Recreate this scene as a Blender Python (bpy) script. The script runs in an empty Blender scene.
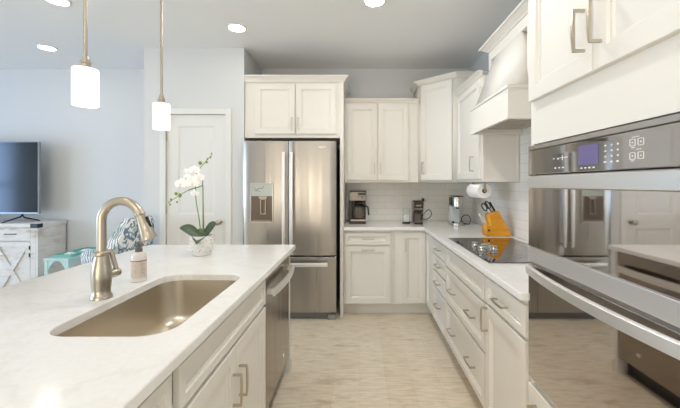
import bpy, bmesh, math, random
from mathutils import Vector, Matrix
random.seed(7)
PI = math.pi
SC = bpy.context.scene
COL = SC.collection

# ------------------------------------------------------------------ camera, world, lights, exposure
cam_d = bpy.data.cameras.new('camera')
cam = bpy.data.objects.new('camera', cam_d); COL.objects.link(cam)
cam.location = (0, 0, 1.355); cam.rotation_euler = (PI/2, 0, 0)
cam_d.sensor_fit = 'HORIZONTAL'; cam_d.sensor_width = 36.0
cam_d.lens = 36.0*340/680                       # 340 px focal length on a 680 px frame
cam_d.shift_x = -20/680; cam_d.shift_y = -20/680
cam_d.clip_start = 0.05
SC.camera = cam

SC.view_settings.view_transform = 'Standard'; SC.view_settings.look = 'None'
SC.view_settings.gamma = 1.0; SC.view_settings.exposure = 0.12
try: SC.view_settings.use_curve_mapping = False
except Exception: pass

world = bpy.data.worlds.new('daylight_sky'); SC.world = world; world.use_nodes = True
wn = world.node_tree; bg = wn.nodes['Background']
sky = wn.nodes.new('ShaderNodeTexSky'); sky.sky_type = 'HOSEK_WILKIE'; sky.turbidity = 4.0
sky.sun_direction = (0.3, 0.5, 0.8)
wn.links.new(sky.outputs['Color'], bg.inputs['Color']); bg.inputs['Strength'].default_value = 1.2

def area(name, loc, rot, sx, sy, power, color):
    l = bpy.data.lights.new(name, 'AREA'); l.shape = 'RECTANGLE'; l.size = sx; l.size_y = sy
    l.energy = power; l.color = color
    o = bpy.data.objects.new(name, l); o.location = loc; o.rotation_euler = rot; COL.objects.link(o)
    return o
# daylight entering through the windows (left living room wall and the wall behind the camera)
COOL = (0.40, 0.62, 1.0); NEUT = (0.80, 0.93, 1.0); WARM = (1.0, 0.93, 0.80)
area('window_daylight', (-6.62, 1.95, 1.35), (0, -PI/2, 0), 1.7, 1.35, 68, COOL)
area('window_daylight', (-6.62, -0.6, 1.35), (0, -PI/2, 0), 1.7, 1.35, 88, NEUT)
area('window_daylight', (0.15, -3.12, 1.3), (PI/2, 0, 0), 1.9, 2.0, 16, WARM)
# warm fill light added behind the camera, tilted up and forward at the ceiling
area('added_rear_fill', (-1.5, -2.0, 0.9), (2.2, 0, 0), 1.4, 1.4, 50, (1.0, 0.86, 0.66))
LAMP = 185.0          # recessed lamp emission
PEND = 1.3           # pendant glass emission

# ------------------------------------------------------------------ materials
def lin(h):
    h = h.lstrip('#'); r = [int(h[i:i+2], 16)/255 for i in (0, 2, 4)]
    return tuple(c/12.92 if c <= .04045 else ((c+.055)/1.055)**2.4 for c in r) + (1,)
def new_mat(name):
    m = bpy.data.materials.new(name); m.use_nodes = True
    nt = m.node_tree; return m, nt, nt.nodes['Principled BSDF']
def plain(name, col, rough=.5, metal=0., spec=.5, **kw):
    m, nt, p = new_mat(name)
    p.inputs['Base Color'].default_value = lin(col) if isinstance(col, str) else tuple(col)+(1,)
    p.inputs['Roughness'].default_value = rough; p.inputs['Metallic'].default_value = metal
    p.inputs['Specular IOR Level'].default_value = spec
    for k, v in kw.items(): p.inputs[k].default_value = v
    return m
def noise(nt, scale, detail=3, rough=.5, sc=(1,1,1), coord='Object', rot=(0,0,0)):
    tc = nt.nodes.new('ShaderNodeTexCoord'); mp = nt.nodes.new('ShaderNodeMapping')
    mp.inputs['Scale'].default_value = sc; mp.inputs['Rotation'].default_value = rot
    n = nt.nodes.new('ShaderNodeTexNoise'); n.inputs['Scale'].default_value = scale
    n.inputs['Detail'].default_value = detail; n.inputs['Roughness'].default_value = rough
    nt.links.new(tc.outputs[coord], mp.inputs['Vector']); nt.links.new(mp.outputs['Vector'], n.inputs['Vector'])
    return n
def ramp(nt, src, stops):
    r = nt.nodes.new('ShaderNodeValToRGB'); e = r.color_ramp.elements
    while len(e) < len(stops): e.new(.5)
    for i, (p, c) in enumerate(stops):
        e[i].position = p; e[i].color = lin(c) if isinstance(c, str) else tuple(c)+(1,)
    nt.links.new(src, r.inputs['Fac']); return r
def bump(nt, p, src, strength, dist=.01):
    b = nt.nodes.new('ShaderNodeBump'); b.inputs['Strength'].default_value = strength; b.inputs['Distance'].default_value = dist
    nt.links.new(src, b.inputs['Height']); nt.links.new(b.outputs['Normal'], p.inputs['Normal'])
def mix(nt, fac, a, b, mode='MIX'):
    m = nt.nodes.new('ShaderNodeMix'); m.data_type = 'RGBA'; m.blend_type = mode
    if isinstance(fac, (int, float)): m.inputs[0].default_value = fac
    else: nt.links.new(fac, m.inputs[0])
    for s, v in ((6, a), (7, b)):
        if isinstance(v, tuple): m.inputs[s].default_value = v
        else: nt.links.new(v, m.inputs[s])
    return m.outputs[2]

def wall_paint(name, col, sc=180, st=.06):
    m, nt, p = new_mat(name); p.inputs['Base Color'].default_value = lin(col); p.inputs['Roughness'].default_value = .75
    n = noise(nt, sc, 2); bump(nt, p, n.outputs['Fac'], st, .002); return m
M = {}
M['wall'] = wall_paint('light_grey_wall_paint', '#D9DBDC')
M['ceiling'] = wall_paint('white_ceiling_paint', '#EDEEEE', 90, .1)
M['trim'] = plain('white_semi_gloss_trim', '#E6E6E4', .38)
M['cab'] = plain('warm_white_cabinet_paint', '#E7E3DB', .52, 0., .35)
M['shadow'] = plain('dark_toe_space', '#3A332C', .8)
M['black'] = plain('black_plastic', '#141414', .35)
M['dark'] = plain('dark_bronze_plastic', '#2F2621', .3)
M['rubber'] = plain('black_rubber', '#1B1A19', .6)
M['chrome'] = plain('polished_chrome', '#D8D8D6', .08, 1.)
M['nickel'] = plain('brushed_nickel', '#B3AA9C', .34, 1.)
M['pull'] = plain('champagne_nickel', '#C6BDAC', .3, 1.)
M['white_plastic'] = plain('white_plastic', '#ECEBE6', .35)
M['paper'] = plain('white_paper', '#F2F0EC', .9)
M['card'] = plain('brown_cardboard', '#8A6646', .9)

def steel(name, col, rough, streak=.05, sc=(26, 26, .35)):
    m, nt, p = new_mat(name); p.inputs['Base Color'].default_value = lin(col); p.inputs['Metallic'].default_value = 1.
    p.inputs['Roughness'].default_value = rough
    n = noise(nt, 1.0, 2, .5, sc); 
    b = nt.nodes.new('ShaderNodeBump'); b.inputs['Strength'].default_value = streak; b.inputs['Distance'].default_value = .02
    nt.links.new(n.outputs['Fac'], b.inputs['Height']); nt.links.new(b.outputs['Normal'], p.inputs['Normal'])
    g = noise(nt, 1.0, 2, .6, (14, 14, .3)); r = ramp(nt, g.outputs['Fac'], [(.3, (rough*.85,)*3), (.7, (rough*1.2,)*3)])
    nt.links.new(r.outputs['Color'], p.inputs['Roughness']); return m
M['steel'] = steel('brushed_stainless_steel', '#ADA8A2', .32, .5, (6, 6, .10))
M['steel_bar'] = plain('stainless_handle', '#EDECEA', .42, 1.)
M['steel_trim'] = plain('stainless_oven_trim', '#C0BBB5', .3, 1.)
M['steel_sink'] = plain('satin_sink_steel', '#D8CFC0', .33, 1.)
M['glass_oven'] = plain('mirror_dark_oven_glass', '#CFC8C3', .035, 1.)
M['panel_glass'] = plain('mirror_dark_control_glass', '#B3AEAB', .05, 1.)
M['cooktop'] = plain('dark_mirror_ceramic_glass', '#8E8985', .04, 1.)
M['display'] = plain('purple_reflection_lit_display', '#6C6688', .08)  # purple reflection put into the colour, on a faintly glowing screen
M['display'].node_tree.nodes['Principled BSDF'].inputs['Emission Color'].default_value = lin('#6A58B8')
M['display'].node_tree.nodes['Principled BSDF'].inputs['Emission Strength'].default_value = .12
M['print'] = plain('white_printed_marks', '#F1F0EE', .5)

def quartz():
    m, nt, p = new_mat('white_veined_quartz')
    n = noise(nt, 2.2, 6, .62); n2 = noise(nt, 60, 2)
    r = ramp(nt, n.outputs['Fac'], [(.0, '#F1EFEC'), (.47, '#F2F0ED'), (.5, '#EDEAE5'), (.53, '#F2F0ED'), (1., '#F0EEEA')])
    r2 = ramp(nt, n2.outputs['Fac'], [(.3, (.96,.96,.96)), (.7, (1,1,1))])
    nt.links.new(mix(nt, 1.0, r.outputs['Color'], r2.outputs['Color'], 'MULTIPLY'), p.inputs['Base Color'])
    p.inputs['Roughness'].default_value = .13; return m
M['quartz'] = quartz()

def oak():
    m, nt, p = new_mat('light_oak_plank_floor')
    tc = nt.nodes.new('ShaderNodeTexCoord'); mp = nt.nodes.new('ShaderNodeMapping'); mp.inputs['Rotation'].default_value = (0, 0, PI/2)
    nt.links.new(tc.outputs['Object'], mp.inputs['Vector'])
    b = nt.nodes.new('ShaderNodeTexBrick'); b.offset = .37; b.inputs['Scale'].default_value = 1.
    b.inputs['Brick Width'].default_value = 1.25; b.inputs['Row Height'].default_value = .18; b.inputs['Mortar Size'].default_value = .0016
    b.inputs['Color1'].default_value = lin('#EADFCB'); b.inputs['Color2'].default_value = lin('#DDCEB5'); b.inputs['Mortar'].default_value = lin('#C9B494')
    b.inputs['Bias'].default_value = 0.
    nt.links.new(mp.outputs['Vector'], b.inputs['Vector'])
    g = noise(nt, 3.2, 7, .62, (1.0, 2.6, 1)); g2 = noise(nt, 9, 5, .6, (.8, 6.0, 1))
    r = ramp(nt, g.outputs['Fac'], [(.30, '#B8A285'), (.43, '#EADFCC'), (.58, '#E3D5BE'), (.75, '#C4AF92')])
    r2 = ramp(nt, g2.outputs['Fac'], [(.28, (.70,.665,.62)), (.58, (1,1,1))])
    c = mix(nt, .6, b.outputs['Color'], r.outputs['Color'])
    c = mix(nt, .75, c, r2.outputs['Color'], 'MULTIPLY')
    k = nt.nodes.new('ShaderNodeTexVoronoi'); k.inputs['Scale'].default_value = 1.5
    kr = ramp(nt, k.outputs['Distance'], [(.0, '#7E664C'), (.045, '#8F765A'), (.11, '#FFFFFF')])
    nt.links.new(tc.outputs['Object'], k.inputs['Vector'])
    c = mix(nt, .55, c, kr.outputs['Color'], 'MULTIPLY')
    nt.links.new(c, p.inputs['Base Color']); p.inputs['Roughness'].default_value = .38
    bump(nt, p, g2.outputs['Fac'], .05, .003); return m
M['floor'] = oak()

def tile(rot):
    m, nt, p = new_mat('white_subway_tile')
    tc = nt.nodes.new('ShaderNodeTexCoord'); mp = nt.nodes.new('ShaderNodeMapping'); mp.inputs['Rotation'].default_value = rot
    nt.links.new(tc.outputs['Object'], mp.inputs['Vector'])
    b = nt.nodes.new('ShaderNodeTexBrick'); b.inputs['Scale'].default_value = 1.
    b.inputs['Brick Width'].default_value = .205; b.inputs['Row Height'].default_value = .076; b.inputs['Mortar Size'].default_value = .0026
    b.inputs['Color1'].default_value = lin('#EEECE6'); b.inputs['Color2'].default_value = lin('#EAE8E2'); b.inputs['Mortar'].default_value = lin('#DDDAD3')
    nt.links.new(mp.outputs['Vector'], b.inputs['Vector']); nt.links.new(b.outputs['Color'], p.inputs['Base Color'])
    p.inputs['Roughness'].default_value = .18
    inv = nt.nodes.new('ShaderNodeInvert'); nt.links.new(b.outputs['Fac'], inv.inputs['Color'])
    bump(nt, p, inv.outputs['Color'], .4, .002); return m
M['tile_back'] = tile((-PI/2, 0, 0)); M['tile_side'] = tile((-PI/2, -PI/2, 0))

def whitewash():
    m, nt, p = new_mat('whitewashed_weathered_wood')
    n = noise(nt, 3.5, 8, .7, (1, 1, 4)); n2 = noise(nt, 1.4, 4, .6, (1, 1, 1))
    r = ramp(nt, n.outputs['Fac'], [(.26, '#A08D7A'), (.36, '#CBC2B7'), (.46, '#E0DDD9'), (.7, '#E9E8E6')])
    r2 = ramp(nt, n2.outputs['Fac'], [(.32, (.78,.70,.62)), (.46, (1,1,1))])
    nt.links.new(mix(nt, .55, r.outputs['Color'], r2.outputs['Color'], 'MULTIPLY'), p.inputs['Base Color'])
    p.inputs['Roughness'].default_value = .7; bump(nt, p, n.outputs['Fac'], .2, .004); return m
M['whitewash'] = whitewash()
M['teal'] = plain('pale_teal_paint', '#C2DEDB', .45)
M['teal_deep'] = plain('teal_lacquer', '#74BDAF', .4)

def leaf_fabric():
    m, nt, p = new_mat('blue_leaf_print_fabric')
    n = noise(nt, 5, 3, .5); tc = nt.nodes.new('ShaderNodeTexCoord')
    w = nt.nodes.new('ShaderNodeTexWave'); w.inputs['Scale'].default_value = 14; w.inputs['Distortion'].default_value = 9; w.inputs['Detail'].default_value = 2
    nt.links.new(tc.outputs['Object'], w.inputs['Vector'])
    r = ramp(nt, w.outputs['Fac'], [(.10, '#7288A2'), (.24, '#A5B7C8'), (.34, '#E9ECEE'), (.8, '#EEF0F0')])
    r2 = ramp(nt, n.outputs['Fac'], [(.38, '#A9C2BC'), (.46, '#FFFFFF')])
    nt.links.new(mix(nt, .7, r.outputs['Color'], r2.outputs['Color'], 'MULTIPLY'), p.inputs['Base Color'])
    p.inputs['Roughness'].default_value = .9; return m
M['leaf_fabric'] = leaf_fabric()
M['tv_screen'] = plain('dark_tv_screen', '#1B2127', .14, 0, .5)
M['tv_bezel'] = plain('silver_tv_bezel', '#9A9DA0', .35, .8)
M['orange_wood'] = None
def orange():
    m, nt, p = new_mat('honey_orange_wood'); n = noise(nt, 6, 5, .6, (1, 1, 6), rot=(0, .6, 0))
    r = ramp(nt, n.outputs['Fac'], [(.3, '#D68C14'), (.7, '#E8A528')]); nt.links.new(r.outputs['Color'], p.inputs['Base Color'])
    p.inputs['Roughness'].default_value = .35; return m
M['orange_wood'] = orange()
def glass(name, col, rough=.02, alpha=.25):
    m, nt, p = new_mat(name); out = nt.nodes['Material Output']
    t = nt.nodes.new('ShaderNodeBsdfTransparent'); t.inputs['Color'].default_value = lin(col)
    mx = nt.nodes.new('ShaderNodeMixShader'); mx.inputs['Fac'].default_value = alpha
    p.inputs['Base Color'].default_value = lin(col); p.inputs['Roughness'].default_value = rough; p.inputs['Specular IOR Level'].default_value = .8
    nt.links.new(t.outputs[0], mx.inputs[1]); nt.links.new(p.outputs[0], mx.inputs[2]); nt.links.new(mx.outputs[0], out.inputs['Surface']); return m
M['clear'] = glass('clear_glass', '#EDF0EF')
M['smoke'] = glass('smoky_carafe_glass', '#A99D90', alpha=.4)
M['tank'] = glass('pale_water_tank', '#DDE2E4', .1, .8)
def emit(name, col, s, rough=.3):
    m, nt, p = new_mat(name); p.inputs['Base Color'].default_value = lin(col); p.inputs['Roughness'].default_value = rough
    p.inputs['Emission Color'].default_value = lin(col); p.inputs['Emission Strength'].default_value = s; return m
M['lamp'] = emit('lit_recessed_lens', '#FFFDFA', LAMP); M['lamp_living'] = emit('lit_recessed_lens_living', '#FFFAF2', LAMP*.16)
M['pend'] = emit('lit_white_opal_glass', '#FFF3E4', PEND)
M['bulb'] = emit('lit_bulb', '#FFF0DA', 12)
M['petal'] = plain('white_orchid_petal', '#FBFBFA', .6)
M['lip'] = plain('cream_orchid_lip', '#EFEBCF', .6)
M['stem'] = plain('green_orchid_stem', '#7C9150', .5)
M['leafg'] = plain('dark_green_orchid_leaf', '#4A5F45', .4)
M['bud'] = plain('green_orchid_bud', '#7F9A3C', .5)
def pot():
    m, nt, p = new_mat('white_hobnail_ceramic'); p.inputs['Base Color'].default_value = lin('#E4E2DD'); p.inputs['Roughness'].default_value = .35; return m
M['pot'] = pot(); M['moss'] = plain('moss', '#5B5A3C', .95)
M['soap_body'] = plain('milky_soap_bottle', '#E9E6DF', .25)
M['soap_label'] = plain('dusty_pink_label', '#DDD0C6', .6)
M['soap_ink'] = plain('brown_label_ink', '#A27C68', .6)
M['pump'] = plain('grey_brown_pump', '#6E655C', .4)

# ------------------------------------------------------------------ mesh helpers
class MB:
    def __init__(s): s.bm = bmesh.new()
    def _v(s, ps): return [s.bm.verts.new(p) for p in ps]
    def box(s, x0, x1, y0, y1, z0, z1, bev=0., seg=2, mat=None):
        t = bmesh.new(); bmesh.ops.create_cube(t, size=1)
        for v in t.verts: v.co = Vector(((x0+x1)/2+v.co.x*abs(x1-x0), (y0+y1)/2+v.co.y*abs(y1-y0), (z0+z1)/2+v.co.z*abs(z1-z0)))
        if bev: bmesh.ops.bevel(t, geom=t.edges[:]+t.verts[:], offset=bev, segments=seg, profile=.5, affect='EDGES')
        for f in t.faces: f.smooth = max(abs(c) for c in f.normal) < .999
        return s._join(t, mat)
    def _join(s, t, mat=None):
        if mat is not None: bmesh.ops.transform(t, matrix=mat, verts=t.verts[:])
        me = bpy.data.meshes.new('tmp'); t.to_mesh(me); t.free(); s.bm.from_mesh(me); bpy.data.meshes.remove(me); return s
    def loft(s, rings, close=True, cap0=True, cap1=True):
        vs = [s._v(r) for r in rings]; n = len(vs[0])
        for a, b in zip(vs, vs[1:]):
            for i in range(n if close else n-1):
                j = (i+1) % n
                try: s.bm.faces.new((a[i], a[j], b[j], b[i])).smooth = True
                except ValueError: pass
        if cap0: s.bm.faces.new(vs[0][::-1])
        if cap1: s.bm.faces.new(vs[-1])
        return s
    def lathe(s, prof, c=(0,0,0), n=24, axis='Z', cap=True):
        rings = []
        for r, h in prof:
            ring = []
            for i in range(n):
                a = 2*PI*i/n; x, y = r*math.cos(a), r*math.sin(a)
                p = {'Z': (x, y, h), 'Y': (x, h, y), 'X': (h, x, y)}[axis]
                ring.append((c[0]+p[0], c[1]+p[1], c[2]+p[2]))
            rings.append(ring)
        return s.loft(rings, True, cap, cap)
    def cyl(s, p0, p1, r0, r1=None, n=16):
        p0, p1 = Vector(p0), Vector(p1); return s.tube([p0, p1], [r0, r0 if r1 is None else r1], n)
    def tube(s, path, r, n=12, flat=1.0):
        path = [Vector(p) for p in path]
        rs = r if isinstance(r, (list, tuple)) else [r]*len(path)
        t0 = (path[1]-path[0]).normalized(); up = Vector((0,0,1)) if abs(t0.z) < .9 else Vector((0,1,0))
        nrm = (up-t0*up.dot(t0)).normalized(); rings = []
        for i, p in enumerate(path):
            t = (path[min(i+1, len(path)-1)]-path[max(i-1, 0)]).normalized()
            nrm = (nrm-t*nrm.dot(t)).normalized(); b = t.cross(nrm)
            rings.append([p+nrm*(rs[i]*math.cos(2*PI*k/n))+b*(rs[i]*flat*math.sin(2*PI*k/n)) for k in range(n)])
        return s.loft(rings)
    def ball(s, c, rx, ry=None, rz=None, mat=None, u=14, v=9):
        t = bmesh.new(); bmesh.ops.create_uvsphere(t, u_segments=u, v_segments=v, radius=1)
        for f in t.faces: f.smooth = True
        ry = rx if ry is None else ry; rz = rx if rz is None else rz
        m = Matrix.Translation(c) @ (mat if mat is not None else Matrix.Identity(4)) @ Matrix.Diagonal((rx, ry, rz, 1))
        return s._join(t, m)
    def prism(s, pts, d):            # polygon pts (3D), extruded by vector d
        d = Vector(d); a = [Vector(p) for p in pts]; return s.loft([a, [p+d for p in a]])
    def build(s, name, mat, parent=None, loc=None, ang=.6):
        bm = s.bm; bmesh.ops.recalc_face_normals(bm, faces=bm.faces[:])
        off = Vector((0,0,0))
        if parent is not None:
            r = parent
            while r.parent: r = r.parent
            off = r.location.copy()
        elif loc is not None: off = Vector(loc)
        if off.length: bmesh.ops.translate(bm, verts=bm.verts[:], vec=-off)
        for e in bm.edges:
            e.smooth = not (len(e.link_faces) == 2 and e.calc_face_angle(0) > ang)
        me = bpy.data.meshes.new(name); bm.to_mesh(me); bm.free()
        me.materials.append(M[mat] if isinstance(mat, str) else mat)
        o = bpy.data.objects.new(name, me); COL.objects.link(o)
        if parent is not None: o.parent = parent
        elif loc is not None: o.location = loc
        return o
def thing(name, label, cat, loc, group=None):
    o = bpy.data.objects.new(name, None); COL.objects.link(o); o.location = loc; o.empty_display_size = .1
    o['label'] = label; o['category'] = cat
    if group: o['group'] = group
    return o
def tag(o, label, cat, group=None):
    o['label'] = label; o['category'] = cat
    if group: o['group'] = group
    return o
def struct(o, label=None, cat=None):
    o['kind'] = 'structure'
    if label: o['label'] = label; o['category'] = cat
    return o
def bx(x0, x1, y0, y1, z0, z1, bev=0.): return MB().box(x0, x1, y0, y1, z0, z1, bev)

def frame_mat(origin, facing):
    """local x = width direction (to the right as seen from outside), y = outward, z = up"""
    f = {'-Y': Vector((0,-1,0)), '+Y': Vector((0,1,0)), '-X': Vector((-1,0,0)), '+X': Vector((1,0,0))}.get(facing) if isinstance(facing, str) else Vector(facing).normalized()
    z = Vector((0,0,1)); x = z.cross(f)          # right-hand when looking at the face
    m = Matrix.Identity(4)
    for i in range(3): m[i][0], m[i][1], m[i][2], m[i][3] = x[i], f[i], z[i], origin[i]
    return m
def panel_door(w, h, m, t=.02, rail=.055, raised=True):
    """framed door w*h with a moulded recessed panel; local origin at the lower left back corner"""
    prof = [(0, 0), (0, t-.002), (.002, t)]
    rl = min(rail, h*.3)
    if raised: prof += [(rl, t), (rl+.003, t-.007), (rl+.012, t-.007), (rl+.016, t-.013)]
    rings = []
    for ins, d in prof: rings.append([m @ Vector((x, d, z)) for x, z in ((ins, ins), (w-ins, ins), (w-ins, h-ins), (ins, h-ins))])
    return MB().loft(rings)
def pull_mb(c, along, out, L=.128, proj=.032, s=.0042):
    """square-posted bar pull whose bar swells in the middle"""
    c, a, o = Vector(c), Vector(along).normalized(), Vector(out).normalized(); b = a.cross(o); mb = MB()
    for e in (-1, 1):
        p = c+a*(e*(L/2-s)); q = [p+a*(i*s)+b*(j*s) for i, j in ((-1,-1), (1,-1), (1,1), (-1,1))]
        mb.prism(q, o*proj)
    rings = []
    for k in range(9):
        t = k/8*2-1; wv = s*(.8+.45*(1-t*t)); th = s*(.8+.2*(1-t*t)); p = c+a*(t*L/2)+o*(proj-s*.2+.003*(1-t*t))
        rings.append([p+b*(wv*i)+o*(th*j) for i, j in ((-1,-1), (1,-1), (1,1), (-1,1))])
    return mb.loft(rings)
def crown_mb(path, z, size=.06, sign=1, drop=None):
    """crown moulding swept along a horizontal path; the profile leans outward going up; z = top"""
    h = size if drop is None else drop
    prof = [(0, 0), (0, -h), (.008, -h), (.012, -h*.82), (size*.35, -h*.6), (size*.62, -h*.32), (size*.72, -h*.22), (size*.80, -h*.22), (size*.86, 0)]
    P = [Vector((x, y)) for x, y in path]; rings = []
    for i, p in enumerate(P):
        ns = []
        for a, b in ((i-1, i), (i, i+1)):
            if a >= 0 and b < len(P):
                d = (P[b]-P[a]).normalized(); ns.append(Vector((d.y, -d.x))*sign)
        n = ns[0] if len(ns) == 1 else (ns[0]+ns[1])/(1+ns[0].dot(ns[1]))
        rings.append([(p.x+n.x*o, p.y+n.y*o, z+dz) for o, dz in prof])
    return MB().loft(rings)

# ------------------------------------------------------------------ setting
ZC = 2.74; XR = 1.31; YB = 4.09; XL = -6.5; YF = -3.0
struct(bx(XL, XR, YF, YB, -.1, 0).build('floor', 'floor'), 'light oak plank floor', 'floor')
struct(bx(XL-.15, XR+.15, YF-.15, YB+.15, ZC, ZC+.1).build('ceiling', 'ceiling'), 'flat white ceiling', 'ceiling')
struct(bx(XL-.15, XR+.15, YB, YB+.15, 0, ZC).build('wall_back', 'wall'), 'pale grey wall at the back of the room', 'wall')
struct(bx(XR, XR+.15, YF, YB, 0, ZC).build('wall_right', 'wall'), 'pale wall at right behind the cooktop', 'wall')
def holed(axis, c0, c1, a0, a1, holes):
    mb = MB(); cuts = sorted(holes)
    def b(u0, u1, z0, z1):
        if axis == 'X': mb.box(c0, c1, u0, u1, z0, z1)
        else: mb.box(u0, u1, c0, c1, z0, z1)
    u = a0
    for h0, h1, z0, z1 in cuts:
        b(u, h0, 0, ZC); b(h0, h1, 0, z0); b(h0, h1, z1, ZC); u = h1
    b(u, a1, 0, ZC); return mb
struct(holed('X', XL-.15, XL, YF, YB, [(-1.275, .075, .5, 2.2), (1.275, 2.625, .5, 2.2)]).build('wall_left', 'wall'), 'far left wall of the living area', 'wall')
struct(holed('Y', YF-.15, YF, XL-.15, XR+.15, [(-4.4, -2.0, .3, 2.3), (-.8, 1.1, .3, 2.3)]).build('wall_front', 'wall'), 'wall behind the viewer', 'wall')
def window(n, axis, c, a0, a1, z0, z1, label):
    w = bpy.data.objects.new('window_%d' % n, None); COL.objects.link(w); struct(w, label, 'window')
    def part(nm, rects, th=.05, mat='trim'):
        mb = MB()
        for u0, u1, v0, v1 in rects:
            if axis == 'X': mb.box(c-th, c+.012, u0, u1, v0, v1)
            else: mb.box(u0, u1, c-th, c+.012, v0, v1)
        mb.build(nm, mat, w)
    f = .07
    part('casing', [(a0-f, a0, z0-f, z1+f), (a1, a1+f, z0-f, z1+f), (a0, a1, z1, z1+f), (a0, a1, z0-f, z0)])
    m = (a0+a1)/2; zm = (z0+z1)/2
    part('sash', [(a0, a0+.04, z0, z1), (a1-.04, a1, z0, z1), (a0+.04, a1-.04, z0, z0+.04), (a0+.04, a1-.04, z1-.04, z1), (a0+.04, a1-.04, zm-.02, zm+.02), (m-.015, m+.015, z0+.04, zm-.02), (m-.015, m+.015, zm+.02, z1-.04)], .03)
window(1, 'X', XL, 1.275, 2.625, .5, 2.2, 'left living room window')
window(2, 'X', XL, -1.275, .075, .5, 2.2, 'left living room window nearer the viewer')
window(3, 'Y', YF, -4.4, -2.0, .3, 2.3, 'wide window behind the viewer')
window(4, 'Y', YF, -.8, 1.1, .3, 2.3, 'glazed opening behind the viewer')
# pantry closet box
PX0, PX1, PY = -2.20, -1.18, 3.46
DX0, DX1, DZ = -1.97, -1.37, 2.06
mb = MB(); mb.box(PX0, DX0-.004, PY, PY+.11, 0, ZC); mb.box(DX1+.004, PX1, PY, PY+.11, 0, ZC); mb.box(DX0-.004, DX1+.004, PY, PY+.11, DZ+.004, ZC)
struct(mb.build('wall_pantry', 'wall'), 'white wall around the pantry door', 'wall')
struct(bx(PX0, PX0+.11, PY+.11, YB, 0, ZC).build('wall_pantry_left', 'wall'), 'left side of the pantry box', 'wall')
struct(bx(PX1-.11, PX1, PY+.11, YB, 0, ZC).build('wall_pantry_right', 'wall'), 'pantry side wall next to the refrigerator', 'wall')
d = bpy.data.objects.new('door_1', None); COL.objects.link(d); d.location = (DX0, PY, 0); struct(d, 'white two-panel pantry door with nickel knob', 'door')
def door_slab():
    x0, x1, z0, z1 = DX0, DX1, .008, DZ; yf, yb = PY+.012, PY+.047; mb = MB()
    mb.box(x0, x1, yf+.012, yb, z0, z1)
    xs = [x0, x0+.115, x1-.115, x1]; zs = [z0, .17, 1.02-.10, 1.02+.02, DZ-.115, z1]
    pan = [(xs[1], xs[2], .17, .90), (xs[1], xs[2], 1.045, DZ-.115)]
    mb.box(x0, xs[1], yf, yf+.012, z0, z1); mb.box(xs[2], x1, yf, yf+.012, z0, z1)
    for za, zb in ((z0, .17), (.90, 1.045), (DZ-.115, z1)): mb.box(xs[1], xs[2], yf, yf+.012, za, zb)
    for a, b, za, zb in pan:
        m = frame_mat((a, yf+.0125, za), '-Y'); w, h = b-a, zb-za; rings = []
        for ins, dd in ((0, 0), (.0, .012), (.014, .002), (.024, .002), (.050, .010)):
            rings.append([m @ Vector((x, dd, z)) for x, z in ((ins, ins), (w-ins, ins), (w-ins, h-ins), (ins, h-ins))])
        mb.loft(rings)
    return mb
door_slab().build('door_slab', 'trim', d)
mb = MB(); cw = .058
for a, b, za, zb in ((DX0-.004-cw, DX0-.004, 0, DZ+.004+cw), (DX1+.004, DX1+.004+cw, 0, DZ+.004+cw), (DX0-.004, DX1+.004, DZ+.004, DZ+.004+cw)):
    mb.box(a, b, PY-.016, PY, za, zb, .003)
mb.build('door_casing', 'trim', d)
k = MB(); k.lathe([(.026, 0), (.026, -.006), (.012, -.010), (.011, -.030), (.020, -.036), (.027, -.048), (.027, -.058), (.018, -.066), (.003, -.068)], (DX1-.062, PY+.012, .965), 20, 'Y')
k.build('door_knob', 'nickel', d)
for z in (1.84, 1.10, .25):
    MB().cyl((DX0-.004, PY+.006, z-.045), (DX0-.004, PY+.006, z+.045), .0065, n=10).build('door_hinge', 'nickel', d)
# baseboards
struct(bx(XL, PX0, YB-.014, YB, 0, .13).build('baseboard_back', 'trim'), 'white baseboard behind the console', 'baseboard')
mb = MB(); mb.box(PX0-.014, DX0-cw-.006, PY-.014, PY, 0, .13); mb.box(DX1+cw+.006, PX1, PY-.014, PY, 0, .13); mb.box(PX0-.014, PX0, PY, YB-.014, 0, .13)
struct(mb.build('baseboard_pantry', 'trim'), 'white baseboard along the pantry wall', 'baseboard')
struct(bx(XL, XL+.014, YF, YB-.014, 0, .13).build('baseboard_left', 'trim'), 'white baseboard of the left wall', 'baseboard')
# backsplash tile
struct(bx(-.165, XR-.008, YB-.008, YB, .915, 1.372).build('trim_1', 'tile_back'), 'white subway tile backsplash on the back wall', 'backsplash')
struct(bx(XR-.008, XR, 1.375, YB-.008, .915, 1.85).build('trim_2', 'tile_side'), 'white subway tile behind the cooktop', 'backsplash')

# ------------------------------------------------------------------ cabinets
def put_door(parent, name, x, y, z, w, h, facing, pull=None, rail=.055, mat='cab'):
    """pull = list of (along local x, local z, 'h' or 'v')"""
    m = frame_mat((x, y, z), facing)
    o = panel_door(w, h, m, rail=rail).build(name, mat, parent)
    r = m.to_3x3()
    for px, pz, dr in (pull or []):
        pull_mb(m @ Vector((px, .02, pz)), r @ (Vector((1,0,0)) if dr == 'h' else Vector((0,0,1))), r @ Vector((0,1,0))).build('pull', 'pull', o)
    return o
ZT = .884            # underside of the worktops
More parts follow.
